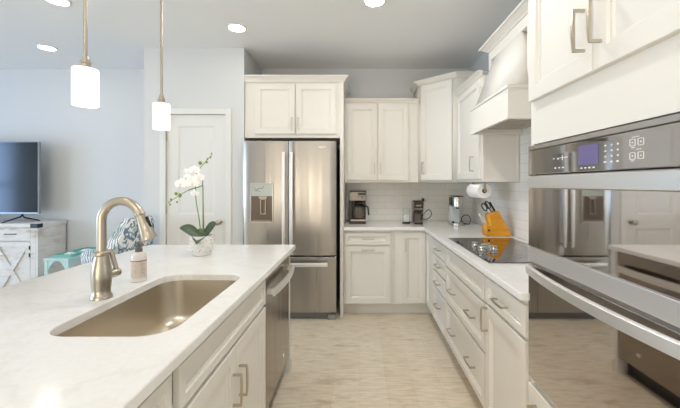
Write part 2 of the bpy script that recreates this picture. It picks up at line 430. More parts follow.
# --- base units on the back wall (carcass front y=3.50, door faces 3.48)
c = thing('base_cabinet', 'white base cabinet with one drawer over one wide door, beside the refrigerator', 'cabinet', (.07, 3.8, 0), 'kitchen base cabinets')
bx(-.166, .350, 3.50, YB-.01, .115, ZT-.002).build('carcass', 'cab', c)
bx(-.166, .350, 3.575, 3.60, 0, .115).build('toe_kick', 'cab', c)
put_door(c, 'drawer', -.152, 3.499, .732, .463, .120, '-Y', [(.2315, .06, 'h')], .032)
put_door(c, 'door', -.152, 3.499, .132, .463, .585, '-Y', [(.2315, .552, 'h')])
c = thing('corner_base_cabinet', 'white corner base cabinet with a narrow tall door at the inner corner', 'cabinet', (.9, 3.8, 0), 'kitchen base cabinets')
mb = MB(); mb.box(.352, XR-.01, 3.50, YB-.01, .115, ZT-.002); mb.box(.696, XR-.01, 3.145, 3.4995, .115, ZT-.002); mb.build('carcass', 'cab', c)
mb = MB(); mb.box(.352, .79, 3.575, 3.60, 0, .115); mb.box(.77, .79, 3.145, 3.575, 0, .115); mb.build('toe_kick', 'cab', c)
put_door(c, 'door', .432, 3.499, .132, .243, .722, '-Y', [(.032, .60, 'v')], .05)
put_door(c, 'door', .695, 3.466, .132, .31, .722, '-X', None, .05)
# --- base units on the right wall (door faces x=.675)
def right_unit(name, label, y1, y0):
    t = thing(name, label, 'cabinet', (1.0, (y0+y1)/2, 0), 'kitchen base cabinets')
    bx(.696, XR-.01, y0+.001, y1-.001, .115, ZT-.002).build('carcass', 'cab', t)
    bx(.77, .79, y0+.001, y1-.001, 0, .115).build('toe_kick', 'cab', t); return t
c = right_unit('drawer_base_cabinet', 'narrow white base cabinet of four stacked drawers left of the cooktop', 3.143, 2.677)
for z0, z1 in ((.733, .855), (.590, .716), (.441, .574), (.132, .424)):
    put_door(c, 'drawer', .695, 3.135, z0, .445, z1-z0, '-X', [(.2225, (z1-z0)/2+(.03 if z1-z0 > .2 else 0), 'h')], .03)
c = right_unit('cooktop_base_cabinet', 'wide white base cabinet with two deep drawers under the cooktop', 2.675, 1.842)
put_door(c, 'false_front', .695, 2.668, .716, .815, .139, '-X', None, .036)
for z0, z1 in ((.441, .700), (.132, .425)):
    put_door(c, 'drawer', .695, 2.668, z0, .815, z1-z0, '-X', [(.2, (z1-z0)/2, 'h'), (.615, (z1-z0)/2, 'h')], .04)
c = right_unit('base_cabinet', 'white base cabinet with drawer and tall door next to the wall oven', 1.840, 1.374)
put_door(c, 'drawer', .695, 1.832, .725, .44, .130, '-X', [(.22, .065, 'h')], .034)
put_door(c, 'door', .695, 1.832, .132, .44, .575, '-X', [(.03, .505, 'v')])
# --- worktop, L shaped
def slab(outline, hole, z0, z1, b=.003):
    mb = MB(); bm = mb.bm
    def inset(pts, s):
        n = len(pts); out = []
        for i in range(n):
            p0, p, p1 = (Vector(pts[(i+k) % n]) for k in (-1, 0, 1)); d0, d1 = (p-p0).normalized(), (p1-p).normalized()
            n0, n1 = Vector((-d0.y, d0.x)), Vector((-d1.y, d1.x)); out.append(p+(n0+n1)/(1+n0.dot(n1))*s)
        return out
    tops, bots = [], []
    for pts, sg in ((outline, 1), (hole, 1)):
        if not pts: continue
        top = inset(pts, b)
        r = [[bm.verts.new((p[0], p[1], z)) for p in q] for q, z in ((pts, z0), (pts, z1-b), (top, z1))]
        n = len(pts)
        for A, B in zip(r, r[1:]):
            for i in range(n): bm.faces.new((A[i], A[(i+1) % n], B[(i+1) % n], B[i]))
        bots += [bm.edges.get((r[0][i], r[0][(i+1) % n])) for i in range(n)]; tops += [bm.edges.get((r[2][i], r[2][(i+1) % n])) for i in range(n)]
    bmesh.ops.triangle_fill(bm, edges=tops, use_beauty=True); bmesh.ops.triangle_fill(bm, edges=bots, use_beauty=True)
    return mb
o = slab([(-.166, 3.45), (.649, 3.45), (.649, 1.374), (XR-.01, 1.374), (XR-.01, YB-.01), (-.166, YB-.01)], None, ZT, .914).build('countertop', 'quartz', loc=(0, 0, 0))
tag(o, 'white quartz L-shaped countertop along the back and right walls', 'countertop')
# --- tall oven cabinet
OY1, OY0 = 1.37, .53
c = thing('oven_cabinet', 'tall white cabinet housing the built-in double oven at right', 'cabinet', (1.0, .95, 0))
mb = MB(); mb.box(.69, XR-.002, OY1-.02, OY1, .1, 2.45); mb.box(.69, XR-.002, OY0, OY0+.02, .1, 2.45)
mb.box(.69, XR-.002, OY0+.02, OY1-.02, 1.512, 2.45); mb.box(.69, XR-.002, OY0+.02, OY1-.02, .1, .585); mb.box(XR-.03, XR-.002, OY0+.02, OY1-.02, .585, 1.512)
mb.build('carcass', 'cab', c)
bx(.765, .785, OY0, OY1, 0, .1).build('toe_kick', 'cab', c)
put_door(c, 'door', .689, 1.352, 1.68, .371, .745, '-X', [(.371-.034, .132, 'v')])
put_door(c, 'door', .689, .978, 1.68, .371, .745, '-X', [(.034, .132, 'v')])
put_door(c, 'drawer', .689, 1.352, .13, .80, .44, '-X', [(.12, .38, 'h'), (.68, .38, 'h')])
crown_mb([(XR-.002, OY1), (.69, OY1), (.69, OY0)], 2.51, .06, -1).build('crown', 'cab', c, ang=.2)
# --- refrigerator surround
c = thing('refrigerator_wall_cabinet', 'white two-door cabinet with crown above the refrigerator, with its side panel', 'cabinet', (-.67, 3.78, 0), 'kitchen wall cabinets')
bx(-1.176, -.205, 3.48, YB-.01, 1.828, 2.40).build('carcass', 'cab', c)
bx(-.203, -.169, 3.47, YB-.01, 0, 2.40).build('side_panel', 'cab', c)
put_door(c, 'door', -1.073, 3.479, 1.865, .410, .51, '-Y', [(.410-.03, .10, 'v')])
put_door(c, 'door', -.655, 3.479, 1.865, .410, .51, '-Y', [(.03, .10, 'v')])
crown_mb([(-1.176, 3.475), (-.169, 3.475), (-.169, YB-.01)], 2.455, .06).build('crown', 'cab', c, ang=.2)
# --- wall units on the back wall
c = thing('double_wall_cabinet', 'white two-door wall cabinet over the drip coffee maker', 'cabinet', (.24, 3.9, 1.37), 'kitchen wall cabinets')
bx(-.167, .648, 3.78, YB-.01, 1.372, 2.26).build('carcass', 'cab', c)
put_door(c, 'door', -.148, 3.779, 1.398, .338, .842, '-Y', [(.338-.03, .13, 'v')])
put_door(c, 'door', .198, 3.779, 1.398, .338, .842, '-Y', [(.03, .13, 'v')])
crown_mb([(-.167, 3.778), (.648, 3.778)], 2.298, .05, 1, .042).build('crown', 'cab', c, ang=.2)
c = thing('corner_wall_cabinet', 'tall angled white corner wall cabinet with single door', 'cabinet', (1.0, 3.8, 1.37), 'kitchen wall cabinets')
P0, P1 = Vector((.650, 3.778)), Vector((.985, 3.463))
poly = [(.650, YB-.01), (.650, 3.778), (.985, 3.463), (XR-.01, 3.463), (XR-.01, YB-.01)]
MB().prism([(x, y, 1.372) for x, y in poly], (0, 0, 1.075)).build('carcass', 'cab', c)
dv = (P1-P0); L = dv.length; nv = Vector((dv.y, -dv.x, 0)).normalized(); xv = dv.normalized()
p = P0+xv*.045
put_door(c, 'door', p.x+nv.x*.001, p.y+nv.y*.001, 1.398, L-.09, 1.03, nv, [(.032, .13, 'v')])
crown_mb([(.650, YB-.01), (.650, 3.778), (.985, 3.463), (XR-.01, 3.463)], 2.487, .062, 1, .046).build('crown', 'cab', c, ang=.2)
# --- right wall unit between corner and hood
c = thing('right_wall_cabinet', 'white wall cabinet between the corner cabinet and the range hood', 'cabinet', (1.15, 3.1, 1.37), 'kitchen wall cabinets')
bx(1.0, XR-.01, 2.775, 3.461, 1.372, 2.24).build('carcass', 'cab', c)
put_door(c, 'door', .999, 3.44, 1.398, .635, .825, '-X', [(.635-.13, .13, 'v')])
MBc = crown_mb([(1.0, 2.775), (1.0, 3.461)], 2.285, .05, -1, .045); MBc.build('crown', 'cab', c, ang=.2)
# end panel frame facing the viewer
m = frame_mat((1.0, 2.7749, 1.372), '-Y')
panel_door(XR-.01-1.0, .868, m, t=.006, rail=.022).build('end_panel', 'cab', c)
# --- range hood
HX0, HX1 = .897, XR-.009; HY0, HY1 = 2.062, 2.745; HC = (HY0+HY1)/2
c = thing('range_hood', 'white painted wooden range hood with tapered chimney and crown', 'range hood', (1.1, HC, 1.76))
mb = MB(); mb.box(1.075, HX1, HY0+.002, HY1-.002, 1.96, 2.44)
for a, b, z0, z1 in ((HY0, HY0+.055, 1.96, 2.34), (HY1-.055, HY1, 1.96, 2.34), (HY0, HY1, 2.34, 2.44)): mb.box(1.04, 1.076, a, b, z0, z1)
mb.build('chimney_frame', 'cab', c)
mb = MB(); b0 = [(HX0+.02, HY0+.02), (HX0+.02, HY1-.02), (1.0745, HY1-.02), (1.0745, HY0+.02)]; t0 = [(1.038, HC-.213), (1.038, HC+.213), (1.0745, HC+.213), (1.0745, HC-.213)]
mb.loft([[(x, y, 1.955) for x, y in b0], [(x, y, 2.338) for x, y in t0]]); mb.build('tapered_front', 'cab', c, ang=.2)
mb = MB(); zb, zt = 1.765, 1.94
mb.box(HX0, HX0+.02, HY0, HY1, zb, zt); mb.box(HX0+.02, HX1, HY0, HY0+.02, zb, zt); mb.box(HX0+.02, HX1, HY1-.02, HY1, zb, zt); mb.box(HX0+.02, HX1, HY0+.02, HY1-.02, zt-.02, zt)
mb.build('apron_box', 'cab', c)
mb = MB(); mb.box(HX0-.008, HX1, HY0-.008, HY1+.004, zt, zt+.018, .003); mb.box(HX0-.005, HX0+.022, HY0-.005, HY1+.004, zb-.012, zb+.004); mb.box(HX0+.022, HX1, HY0-.005, HY0+.022, zb-.012, zb+.004); mb.box(HX0+.022, HX1, HY1-.022, HY1+.004, zb-.012, zb+.004)
mb.build('bead_moulding', 'cab', c)
bx(HX0+.022, HX1-.002, HY0+.022, HY1-.022, zb+.03, zb+.05).build('vent_liner', 'steel_trim', c)
mb = MB()
for i in range(3):
    y0 = HY0+.06+i*.19; mb.box(HX0+.08, HX1-.08, y0, y0+.17, zb+.020, zb+.029, .003)
mb.build('grease_filter', 'nickel', c)
crown_mb([(HX1, HY1), (1.04, HY1), (1.04, HY0), (HX1, HY0)], 2.46, .075, 1, .048).build('crown', 'cab', c, ang=.2)

# ------------------------------------------------------------------ island
IX0, IX1, IY0, IY1 = -1.526, -.470, .02, 2.472
def rrect(x0, x1, y0, y1, r, n=7):
    out = []
    for cx, cy, a0 in ((x1-r, y1-r, 0), (x0+r, y1-r, PI/2), (x0+r, y0+r, PI), (x1-r, y0+r, 3*PI/2)):
        for i in range(n+1): a = a0+PI/2*i/n; out.append((cx+r*math.cos(a), cy+r*math.sin(a)))
    return out
SX0, SX1, SY0, SY1 = -.945, -.565, .985, 1.665
hole = rrect(SX0, SX1, SY0, SY1, .085)
o = slab([(IX0, IY0), (IX1, IY0), (IX1, IY1), (IX0, IY1)], hole[::-1], ZT, .914).build('island_worktop', 'quartz', loc=(0, 0, 0))
tag(o, 'white quartz island worktop with sink cut-out', 'worktop')
s = thing('sink', 'stainless steel undermount single-bowl sink in the island', 'sink', (-.755, 1.325, .66))
mb = MB(); rings = []
cx, cy = (SX0+SX1)/2, (SY0+SY1)/2
for g, z, r in ((.022, .8825, .10), (.006, .8825, .09), (.006, .872, .09), (.0, .80, .09), (-.004, .72, .09), (-.014, .695, .085), (-.035, .678, .07), (-.06, .672, .05)):
    rings.append([(x, y, z) for x, y in rrect(SX0-g, SX1+g, SY0-g, SY1+g, r)])
rings.append([(cx+(x-cx)*.15, cy+(y-cy)*.08, .668) for x, y, z in rings[-1]])
mb.loft(rings, cap0=False)
bo = mb.build('bowl', 'steel_sink', s)
sol = bo.modifiers.new('thick', 'SOLIDIFY'); sol.thickness = .0015; sol.offset = 1
mb = MB(); mb.lathe([(.052, .671), (.055, .674), (.048, .676), (.040, .672), (.02, .670), (.004, .670)], (cx, cy, 0), 24); mb.build('drain', 'chrome', s)
def island_unit(name, label, y0, y1):
    t = thing(name, label, 'cabinet', (-.8, (y0+y1)/2, 0), 'island cabinets'); return t
# sink base
c = island_unit('sink_base_cabinet', 'white island sink cabinet with false drawer front and two doors', .925, 1.822)
mb = MB(); ya, yb = .925, 1.822
mb.box(-1.10, -.521, ya, ya+.018, .105, ZT-.002); mb.box(-1.10, -.521, yb-.018, yb, .105, ZT-.002); mb.box(-1.10, -.521, ya+.018, yb-.018, .105, .123); mb.box(-1.10, -1.085, ya+.018, yb-.018, .123, ZT-.002)
mb.box(-.539, -.521, ya+.018, yb-.018, .70, .74); mb.box(-.539, -.521, ya+.018, yb-.018, .855, ZT-.002); mb.box(-.539, -.521, ya+.018, ya+.035, .123, .70); mb.box(-.539, -.521, yb-.035, yb-.018, .123, .70)
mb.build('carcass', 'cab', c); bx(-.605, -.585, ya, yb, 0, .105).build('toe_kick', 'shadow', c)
put_door(c, 'false_front', -.5205, .945, .720, .860, .128, '+X', None, .032)
put_door(c, 'door', -.5205, .945, .122, .428, .580, '+X', [(.428-.032, .42, 'v')])
put_door(c, 'door', -.5205, 1.377, .122, .428, .580, '+X', [(.032, .42, 'v')])
# near cabinet
c = island_unit('island_drawer_cabinet', 'white island cabinet with drawer, nearest the viewer at the bottom edge', .045, .923)
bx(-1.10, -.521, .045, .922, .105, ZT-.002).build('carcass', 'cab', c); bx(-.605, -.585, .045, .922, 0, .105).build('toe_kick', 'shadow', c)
put_door(c, 'drawer', -.5205, .49, .720, .415, .128, '+X', [(.2075, .064, 'h')], .032)
put_door(c, 'door', -.5205, .49, .122, .415, .580, '+X', [(.032, .42, 'v')])
put_door(c, 'drawer', -.5205, .065, .720, .415, .128, '+X', [(.2075, .064, 'h')], .032)
put_door(c, 'door', -.5205, .065, .122, .415, .580, '+X', [(.383, .42, 'v')])
# island shell
c = thing('kitchen_island_base', 'white end and back panels enclosing the kitchen island', 'island', (-1.1, 2.45, 0))
bx(-1.12, -.505, 2.434, 2.458, 0, ZT-.002).build('end_panel', 'cab', c)
bx(-1.16, -1.122, .045, 2.458, 0, ZT-.002).build('back_panel', 'cab', c)
bx(-1.12, -.495, 2.4585, 2.468, 0, .09).build('base_shoe', 'cab', c)
# dishwasher
c = thing('dishwasher', 'stainless steel dishwasher in the far end of the island', 'dishwasher', (-.8, 2.13, 0))
bx(-1.09, -.545, 1.828, 2.430, .10, ZT-.004).build('tub', 'black', c)
mb = MB(); mb.box(-.544, -.508, 1.829, 2.429, .12, ZT-.012, .006, 3); mb.build('door', steel('dishwasher_steel', '#9C938A', .17, .3, (5, 5, .1)), c)
bx(-.60, -.575, 1.83, 2.43, 0, .098).build('toe_kick', 'black', c)
mb = MB(); pts = []
for i in range(13):
    t = i/12*2-1; pts.append((-.470+.018*(1-t*t)-.0, 2.129+t*.275, .765))
ring = []
for x, y, z in pts: ring.append([(x-.007, y, z-.022), (x+.005, y, z-.022), (x+.007, y, z), (x+.005, y, z+.022), (x-.007, y, z+.022)])
mb.loft(ring); 
for t in (-1, 1): mb.box(-.509, -.470, 2.129+t*.262-.009, 2.129+t*.262+.009, .751, .779)
mb.build('handle', 'steel_bar', c)
MB().lathe([(.013, -.508), (.013, -.505), (.009, -.5035), (.002, -.5035)], (0, 2.25, .22), 16, 'X').build('badge', 'steel_bar', c)

# ------------------------------------------------------------------ refrigerator
FX0, FX1, FY = -1.170, -.238, 3.375
f = thing('refrigerator', 'stainless steel french door refrigerator with bottom freezer', 'refrigerator', (-.70, 3.7, 0))
bx(FX0+.006, FX1-.006, FY+.075, YB-.05, .03, 1.755).build('cabinet_body', plain('grey_refrigerator_side', '#6E6B68', .5), f)
def fdoor(x0, x1, z0, z1, bow=.010):
    mb = MB(); n = 13; rings = []
    for i in range(n):
        t = i/(n-1); x = x0+(x1-x0)*t; e = min(t, 1-t)*(x1-x0); r = .012
        edge = r-math.sqrt(max(0, r*r-(r-min(e, r))**2)) if e < r else 0
        yb = FY+bow-4*bow*t*(1-t)+edge
        rings.append([(x, yb, z0+.004), (x, yb, z1-.004), (x, yb+.004, z1), (x, FY+.072, z1), (x, FY+.072, z0), (x, yb+.004, z0)])
    xs = [x0, x0+.003, x0+.012]
    return mb.loft(rings)
split = -.713
dl = fdoor(FX0, split-.003, .642, 1.785)
dlo = dl.build('door', 'steel', f)
dro = fdoor(split+.003, FX1, .642, 1.785).build('door', 'steel', f)
frz = fdoor(FX0, FX1, .075, .628).build('freezer_drawer', 'steel', f)
bx(FX0+.01, FX1-.01, FY+.045, FY+.075, .004, .07).build('toe_grille', plain('grey_grille', '#77787A', .4, .6), f)
bx(FX1-.08, FX1-.005, FY+.012, FY+.044, .002, .05, .004).build('leveling_foot', plain('foot_grey', '#8D8C8A', .45), f)
def vbar(x, z0, z1, y=FY-.052):
    mb = MB(); rings = []
    for i in range(13):
        t = i/12*2-1; z = (z0+z1)/2+t*(z1-z0)/2; yy = y+.010*t*t; w = .017
        rings.append([(x-w, yy+.010, z), (x-w*.8, yy, z), (x, yy-.004, z), (x+w*.8, yy, z), (x+w, yy+.010, z)])
    mb.loft(rings)
    for z in (z0+.03, z1-.03): mb.box(x-.010, x+.010, y+.012, FY+.006, z-.012, z+.012)
    return mb
vbar(split-.038, .73, 1.67).build('handle', 'steel_bar', dlo)
vbar(split+.038, .73, 1.67).build('handle', 'steel_bar', dro)
mb = MB(); rings = []
for i in range(13):
    t = i/12*2-1; x = -.704+t*.385; yy = FY-.058+.012*t*t; z = .563
    rings.append([(x, yy+.010, z-.021), (x, yy, z-.018), (x, yy-.004, z), (x, yy, z+.018), (x, yy+.010, z+.021)])
mb.loft(rings)
for t in (-1, 1): mb.box(-.704+t*.345-.012, -.704+t*.345+.012, FY-.045, FY+.004, .553, .573)
mb.build('handle', 'steel_bar', frz)
# dispenser on the left door
dx0, dx1, dz0, dz1 = -1.088, -.858, .970, 1.366; yf = FY-.008
dsp = MB()
for a, b, z0, z1 in ((dx0, dx0+.012, dz0, dz1), (dx1-.012, dx1, dz0, dz1), (dx0+.012, dx1-.012, dz0, dz0+.014), (dx0+.012, dx1-.012, dz1-.012, dz1)): dsp.box(a, b, yf-.004, yf+.014, z0, z1, .002)
dsp = dsp.build('dispenser_frame', 'steel_trim', dlo)
bx(dx0+.012, dx1-.012, yf-.001, yf+.013, 1.235, dz1-.012).build('dispenser_panel', plain('pale_panel_green_reflection_tint', '#B9BFB8', .3, .1), dlo)  # green tint of a reflection put into the panel's base colour
mb = MB(); mb.box(dx0+.012, dx1-.012, yf+.004, yf+.0125, dz0+.014, 1.235)
mb.build('dispenser_recess', plain('dark_bronze_recess', '#6B5D52', .35, .3), dlo)
mb = MB()
for a, b, z0, z1 in ((-.985, -.978, 1.06, 1.21), (-.938, -.931, 1.06, 1.21), (-.985, -.931, 1.20, 1.208), (-.985, -.931, 1.055, 1.063)): mb.box(a, b, yf-.012, yf+.004, z0, z1)
mb.box(-1.0, -.92, yf-.010, yf+.004, 1.21, 1.232, .003)
mb.build('dispenser_paddle', 'nickel', dlo)
bx(dx0+.02, dx1-.02, yf-.006, yf+.004, dz0+.014, dz0+.03).build('drip_tray', plain('drip_tray_grey', '#8B837C', .4, .5), dlo)
mb = MB()      # dark script on the glossy panel
for x0, z0, x1, z1 in ((-1.05, 1.32, -1.02, 1.295), (-1.02, 1.295, -1.0, 1.315), (-1.0, 1.315, -.965, 1.31), (-.965, 1.31, -.955, 1.335), (-1.045, 1.29, -.99, 1.283)):
    mb.cyl((x0, yf-.0015, z0), (x1, yf-.0015, z1), .002, n=6)
mb.build('dispenser_marking', 'dark', dlo)
# small oval script badge at the top of the right door
mb = MB(); pts = [(-.372+.040*math.cos(a), FY-.0005, 1.722+.010*math.sin(a)) for a in [2*PI*i/24 for i in range(19)]]
mb.tube(pts, .0016, 6)
for i in range(7): mb.box(-.400+i*.0085, -.400+i*.0085+.005, FY-.0015, FY+.003, 1.716, 1.724+(.004 if i in (0, 1, 4) else 0))
mb.build('badge', 'steel_bar', dro)

# ------------------------------------------------------------------ wall oven
OX = .668; a0, a1 = .575, 1.349; a0 = .553
ov = thing('wall_oven', 'stainless steel and mirror glass built-in double wall oven at right', 'oven', (.98, .95, .59))
bx(.692, XR-.035, OY0+.03, OY1-.03, .592, 1.505).build('oven_body', 'black', ov)
mb = MB(); mb.box(OX, .691, a0, a1, 1.488, 1.503); mb.box(OX, .691, a1-.008, a1, 1.388, 1.488); mb.box(OX+.004, .691, a0, a0+.008, 1.388, 1.488); mb.box(OX+.010, .691, a0, a1, .588, 1.388)
mb.build('trim_frame', 'steel_trim', ov)
cp = bx(OX+.004, OX+.012, a0+.009, a1-.009, 1.392, 1.487, .002).build('control_panel', 'panel_glass', ov)
xf = OX+.0035
def mark(mb, y0, y1, z0, z1): mb.box(xf-.0006, xf+.001, min(y0, y1), max(y0, y1), z0, z1)
mb = MB(); mark(mb, 1.045, .958, 1.412, 1.470); mb.build('display', 'display', cp)
mb = MB()
def sq(y, z, s):
    t = .0013
    mark(mb, y-s, y+s, z+s, z+s+t); mark(mb, y-s, y+s, z-s-t, z-s); mark(mb, y-s-t, y-s, z-s, z+s); mark(mb, y+s, y+s+t, z-s, z+s); mark(mb, y-.0015, y+.0015, z-.0015, z+.0015)
for y in (.838, .813):
    for z in (1.424, 1.457): mb = MB(); sq(y, z, .0075); mb.build('button_symbol', 'print', cp)
mb = MB()
for y0, y1, z in ((.840, .818, 1.4695), (.826, .812, 1.4385), (.843, .833, 1.411), (.842, .831, 1.4435)): mb = MB(); mark(mb, y0, y1, z, z+.0016); mb.build('button_caption', 'print', cp)
mb = MB()
for i, y in enumerate((.928, .905, .883)):
    for z in (1.413, 1.428, 1.443, 1.458): mark(mb, y, y+.005+(.003 if z == 1.413 else 0), z, z+.004)
mb.build('keypad_digits', 'print', cp); mb = MB()
for i in range(4): mark(mb, 1.035-i*.018, 1.028-i*.018, 1.401, 1.405)
mb.build('display_caption', 'print', cp); mb = MB()
mark(mb, 1.16, 1.10, 1.442, 1.4435); mark(mb, 1.13, 1.128, 1.434, 1.452); mb.build('control_marking', 'print', cp)
for y, w_, z in ((1.165, .008, 1.408), (1.142, .008, 1.408), (1.12, .008, 1.408), (1.175, .006, 1.441), (1.15, .006, 1.438)):
    mb = MB(); mark(mb, y, y+w_, z, z+.0035); mb.build('control_caption', 'print', cp)
def bow_bar(z0, z1, xa, bowd, th, name, parent, mat='steel_bar', up=0.):
    mb = MB(); rings = []
    for i in range(17):
        t = i/16*2-1; y = (a0+a1)/2+t*((a1-a0)/2-.004); x = xa-bowd*(1-t*t); dz = up*(1-t*t)
        rings.append([(x, y, z0+dz+.002), (x, y, z1+dz-.002), (x+.003, y, z1+dz), (x+th, y, z1+dz), (x+th, y, z0+dz), (x+.003, y, z0+dz)])
    return mb.loft(rings).build(name, mat, parent)
# upper (micro-convection) door
du = bx(OX, OX+.0095, a0, a1, 1.112, 1.340, .002).build('upper_door', 'glass_oven', ov)
bow_bar(1.340, 1.384, OX-.006, .012, .022, 'handle', du)
bx(OX-.004, OX+.0095, a0, a1, 1.055, 1.1105, .002).build('door_rail', 'steel_bar', du)
# lower oven door
dlw = bx(OX, OX+.0095, a0, a1, .598, 1.042, .002).build('lower_door', 'glass_oven', ov)
bow_bar(1.003, 1.036, OX-.012, .040, .016, 'handle', dlw)
for p_ in (a1-.03, a0+.006): bx(OX-.012, OX, p_, p_+.024, 1.006, 1.033).build('handle_post', 'steel_bar', dlw)

# ------------------------------------------------------------------ cooktop
ck = thing('cooktop', 'black glass cooktop with a cluster of chrome knobs set in the countertop', 'cooktop', (.97, 2.31, .9145))
bx(.715, 1.228, 1.885, 2.745, .9145, .921, .002).build('glass_top', 'cooktop', ck)
RING = plain('grey_printed_ring', '#6A6663', .3)
for x, y, r in ((.86, 2.58, .075), (1.10, 2.58, .095), (1.10, 2.05, .075), (.86, 2.05, .105), (1.10, 2.315, .075)):
    mb = MB(); mb.lathe([(r-.003, .9213), (r, .9213)], (x, y, 0), 40, cap=False); mb.build('burner_ring', RING, ck)
for x, y in ((.806, 2.385), (.789, 2.205), (.868, 2.33), (.880, 2.24), (.835, 2.29)):
    mb = MB(); mb.lathe([(.026, .9212), (.026, .926), (.021, .928), (.0205, .940), (.0225, .943), (.0225, .947), (.020, .950), (.002, .950)], (x, y, 0), 20)
    mb.box(x-.004, x+.004, y-.021, y+.021, .948, .954, .002)
    mb.build('knob', 'chrome', ck)

# ------------------------------------------------------------------ faucet, soap bottle
fx, fy = -1.0, 1.315
f = thing('faucet', 'brushed nickel gooseneck pull-down kitchen faucet behind the sink', 'faucet', (fx, fy, .9145))
MB().lathe([(.036, .9145), (.036, .922), (.033, .928), (.030, .933), (.0305, .95), (.034, .985), (.0345, 1.005), (.031, 1.035), (.025, 1.065), (.0225, 1.078), (.027, 1.083), (.027, 1.091), (.021, 1.096)], (fx, fy, 0), 28).build('body', 'nickel', f)
R = .076; cz = 1.213
path = [(fx, fy, 1.09), (fx, fy, 1.15), (fx, fy, cz)]+[(fx+R-R*math.cos(a), fy, cz+R*math.sin(a)) for a in [PI*i/16 for i in range(1, 15)]]
MB().tube(path, .0165, 18).build('gooseneck', 'nickel', f)
e = Vector(path[-1]); dr = (e-Vector(path[-2])).normalized(); dr = (dr+Vector((-.12, 0, 0))).normalized()
h = MB().tube([e-dr*.004, e, e+dr*.008, e+dr*.010, e+dr*.035, e+dr*.078, e+dr*.098, e+dr*.108, e+dr*.110], [.0165, .019, .019, .0165, .0185, .0245, .0285, .0285, .022], 20).build('spray_head', 'nickel', f)
bn = (Vector((0, -1, 0))).normalized()
sd = Vector((dr.z, 0, -dr.x)); sd = sd if sd.x > 0 else -sd
mb = MB(); p = e+dr*.045+sd*.021; mb.tube([p-dr*.022, p+dr*.02], .0055, 10); mb.build('spray_button', 'black', h)
mb = MB(); mb.tube([(fx+.012, fy+.022, 1.0), (fx+.018, fy+.045, 1.0), (fx+.021, fy+.060, 1.0), (fx+.023, fy+.066, 1.0)], [.015, .017, .017, .013], 16)
mb.tube([(fx+.019, fy+.052, 1.005), (fx+.012, fy+.056, 1.03), (fx-.004, fy+.056, 1.075), (fx-.010, fy+.056, 1.092)], [.010, .009, .0115, .009], 14)
mb.build('lever', 'nickel', f)
bxx, by = -1.007, 1.548
s = thing('soap_bottle', 'white pump soap bottle with pinkish label beside the faucet', 'soap bottle', (bxx, by, .9145))
MB().lathe([(.028, .9145), (.031, .918), (.0315, .93), (.0315, 1.015), (.030, 1.03), (.022, 1.043), (.013, 1.047), (.013, 1.052)], (bxx, by, 0), 28).build('bottle', 'soap_body', s)
lb = MB().lathe([(.0319, .930), (.0319, 1.008)], (bxx, by, 0), 28, cap=False).build('label', 'soap_label', s)
mb = MB(); mb.lathe([(.0322, 1.006), (.0322, 1.011)], (bxx, by, 0), 28, cap=False)
for i in range(11):
    z = .938+i*.006
    for a0_, a1_ in ((-.2, .45), (-1.45, -.75)):
        for kk in range(6):
            if random.random() < .3: continue
            aa = a0_+(a1_-a0_)*kk/6-.6; a2 = aa+(a1_-a0_)/8
            v = [mb.bm.verts.new((bxx+.0322*math.cos(t), by+.0322*math.sin(t), zz)) for t, zz in ((aa, z), (a2, z), (a2, z+.0018), (aa, z+.0018))]; mb.bm.faces.new(v)
mb.build('label_print', 'soap_ink', lb)
mb = MB(); mb.lathe([(.0155, 1.048), (.0155, 1.062), (.012, 1.065), (.006, 1.067), (.006, 1.082), (.010, 1.083), (.010, 1.092), (.004, 1.094)], (bxx, by, 0), 18)
mb.tube([(bxx, by, 1.087), (bxx+.02, by-.012, 1.088), (bxx+.032, by-.02, 1.081)], [.006, .005, .004], 10); mb.build('pump', 'pump', s)

# ------------------------------------------------------------------ orchid
ox, oy = -.988, 2.12
g = thing('potted_orchid', 'white orchid in a textured white pot at the far end of the island', 'plant', (ox, oy, .9145))
mb = MB(); mb.lathe([(.050, .9145), (.056, .918), (.062, .95), (.066, .99), (.067, 1.03), (.0655, 1.036), (.060, 1.034), (.058, 1.01), (.002, 1.01)], (ox, oy, 0), 32)
for rz in range(4):
    for i in range(14):
        a = 2*PI*(i+.5*(rz % 2))/14; z = .948+rz*.022; r = .061+.0015*rz
        mb.ball((ox+r*math.cos(a), oy+r*math.sin(a), z), .009, .009, .009, u=8, v=6)
mb.build('pot', 'pot', g)
MB().lathe([(.0575, 1.012), (.05, 1.022), (.02, 1.026), (.002, 1.027)], (ox, oy, 0), 20).build('moss', 'moss', g)
def leaf(d, length, width, rise, droop, bank=0.):
    mb = MB(); d = Vector((d[0], d[1], 0)).normalized(); sdv = Vector((-d.y, d.x, 0)); sdv = (sdv*(1-bank)+Vector((0, 0, bank if sdv.y > 0 else -bank))).normalized(); rings = []
    for i in range(11):
        t = i/10; p = Vector((ox, oy, 1.022))+d*(length*t+.008)+Vector((0, 0, rise*t-droop*t*t)); w = width*math.sin(PI*min(1, .10+.9*t**.85))**.8*.5+.001
        th = .003
        rings.append([p-sdv*w+Vector((0, 0, w*.35)), p, p+sdv*w+Vector((0, 0, w*.35)), p+sdv*w*.9+Vector((0, 0, w*.35-th)), p-Vector((0, 0, th)), p-sdv*w*.9+Vector((0, 0, w*.35-th))])
    return mb.loft(rings)
for d, L, w, r, dp, bk in (((-.95, -.3), .115, .075, .085, .02, .6), ((.85, .3), .078, .075, .10, .015, .65), ((.8, -.4), .08, .075, .055, .01, .55), ((.15, -1), .085, .085, .03, .055, 0.), ((-.3, .9), .11, .07, .07, .03, 0.)):
    leaf(d, L, w, r, dp, bk).build('leaf', 'leafg', g)
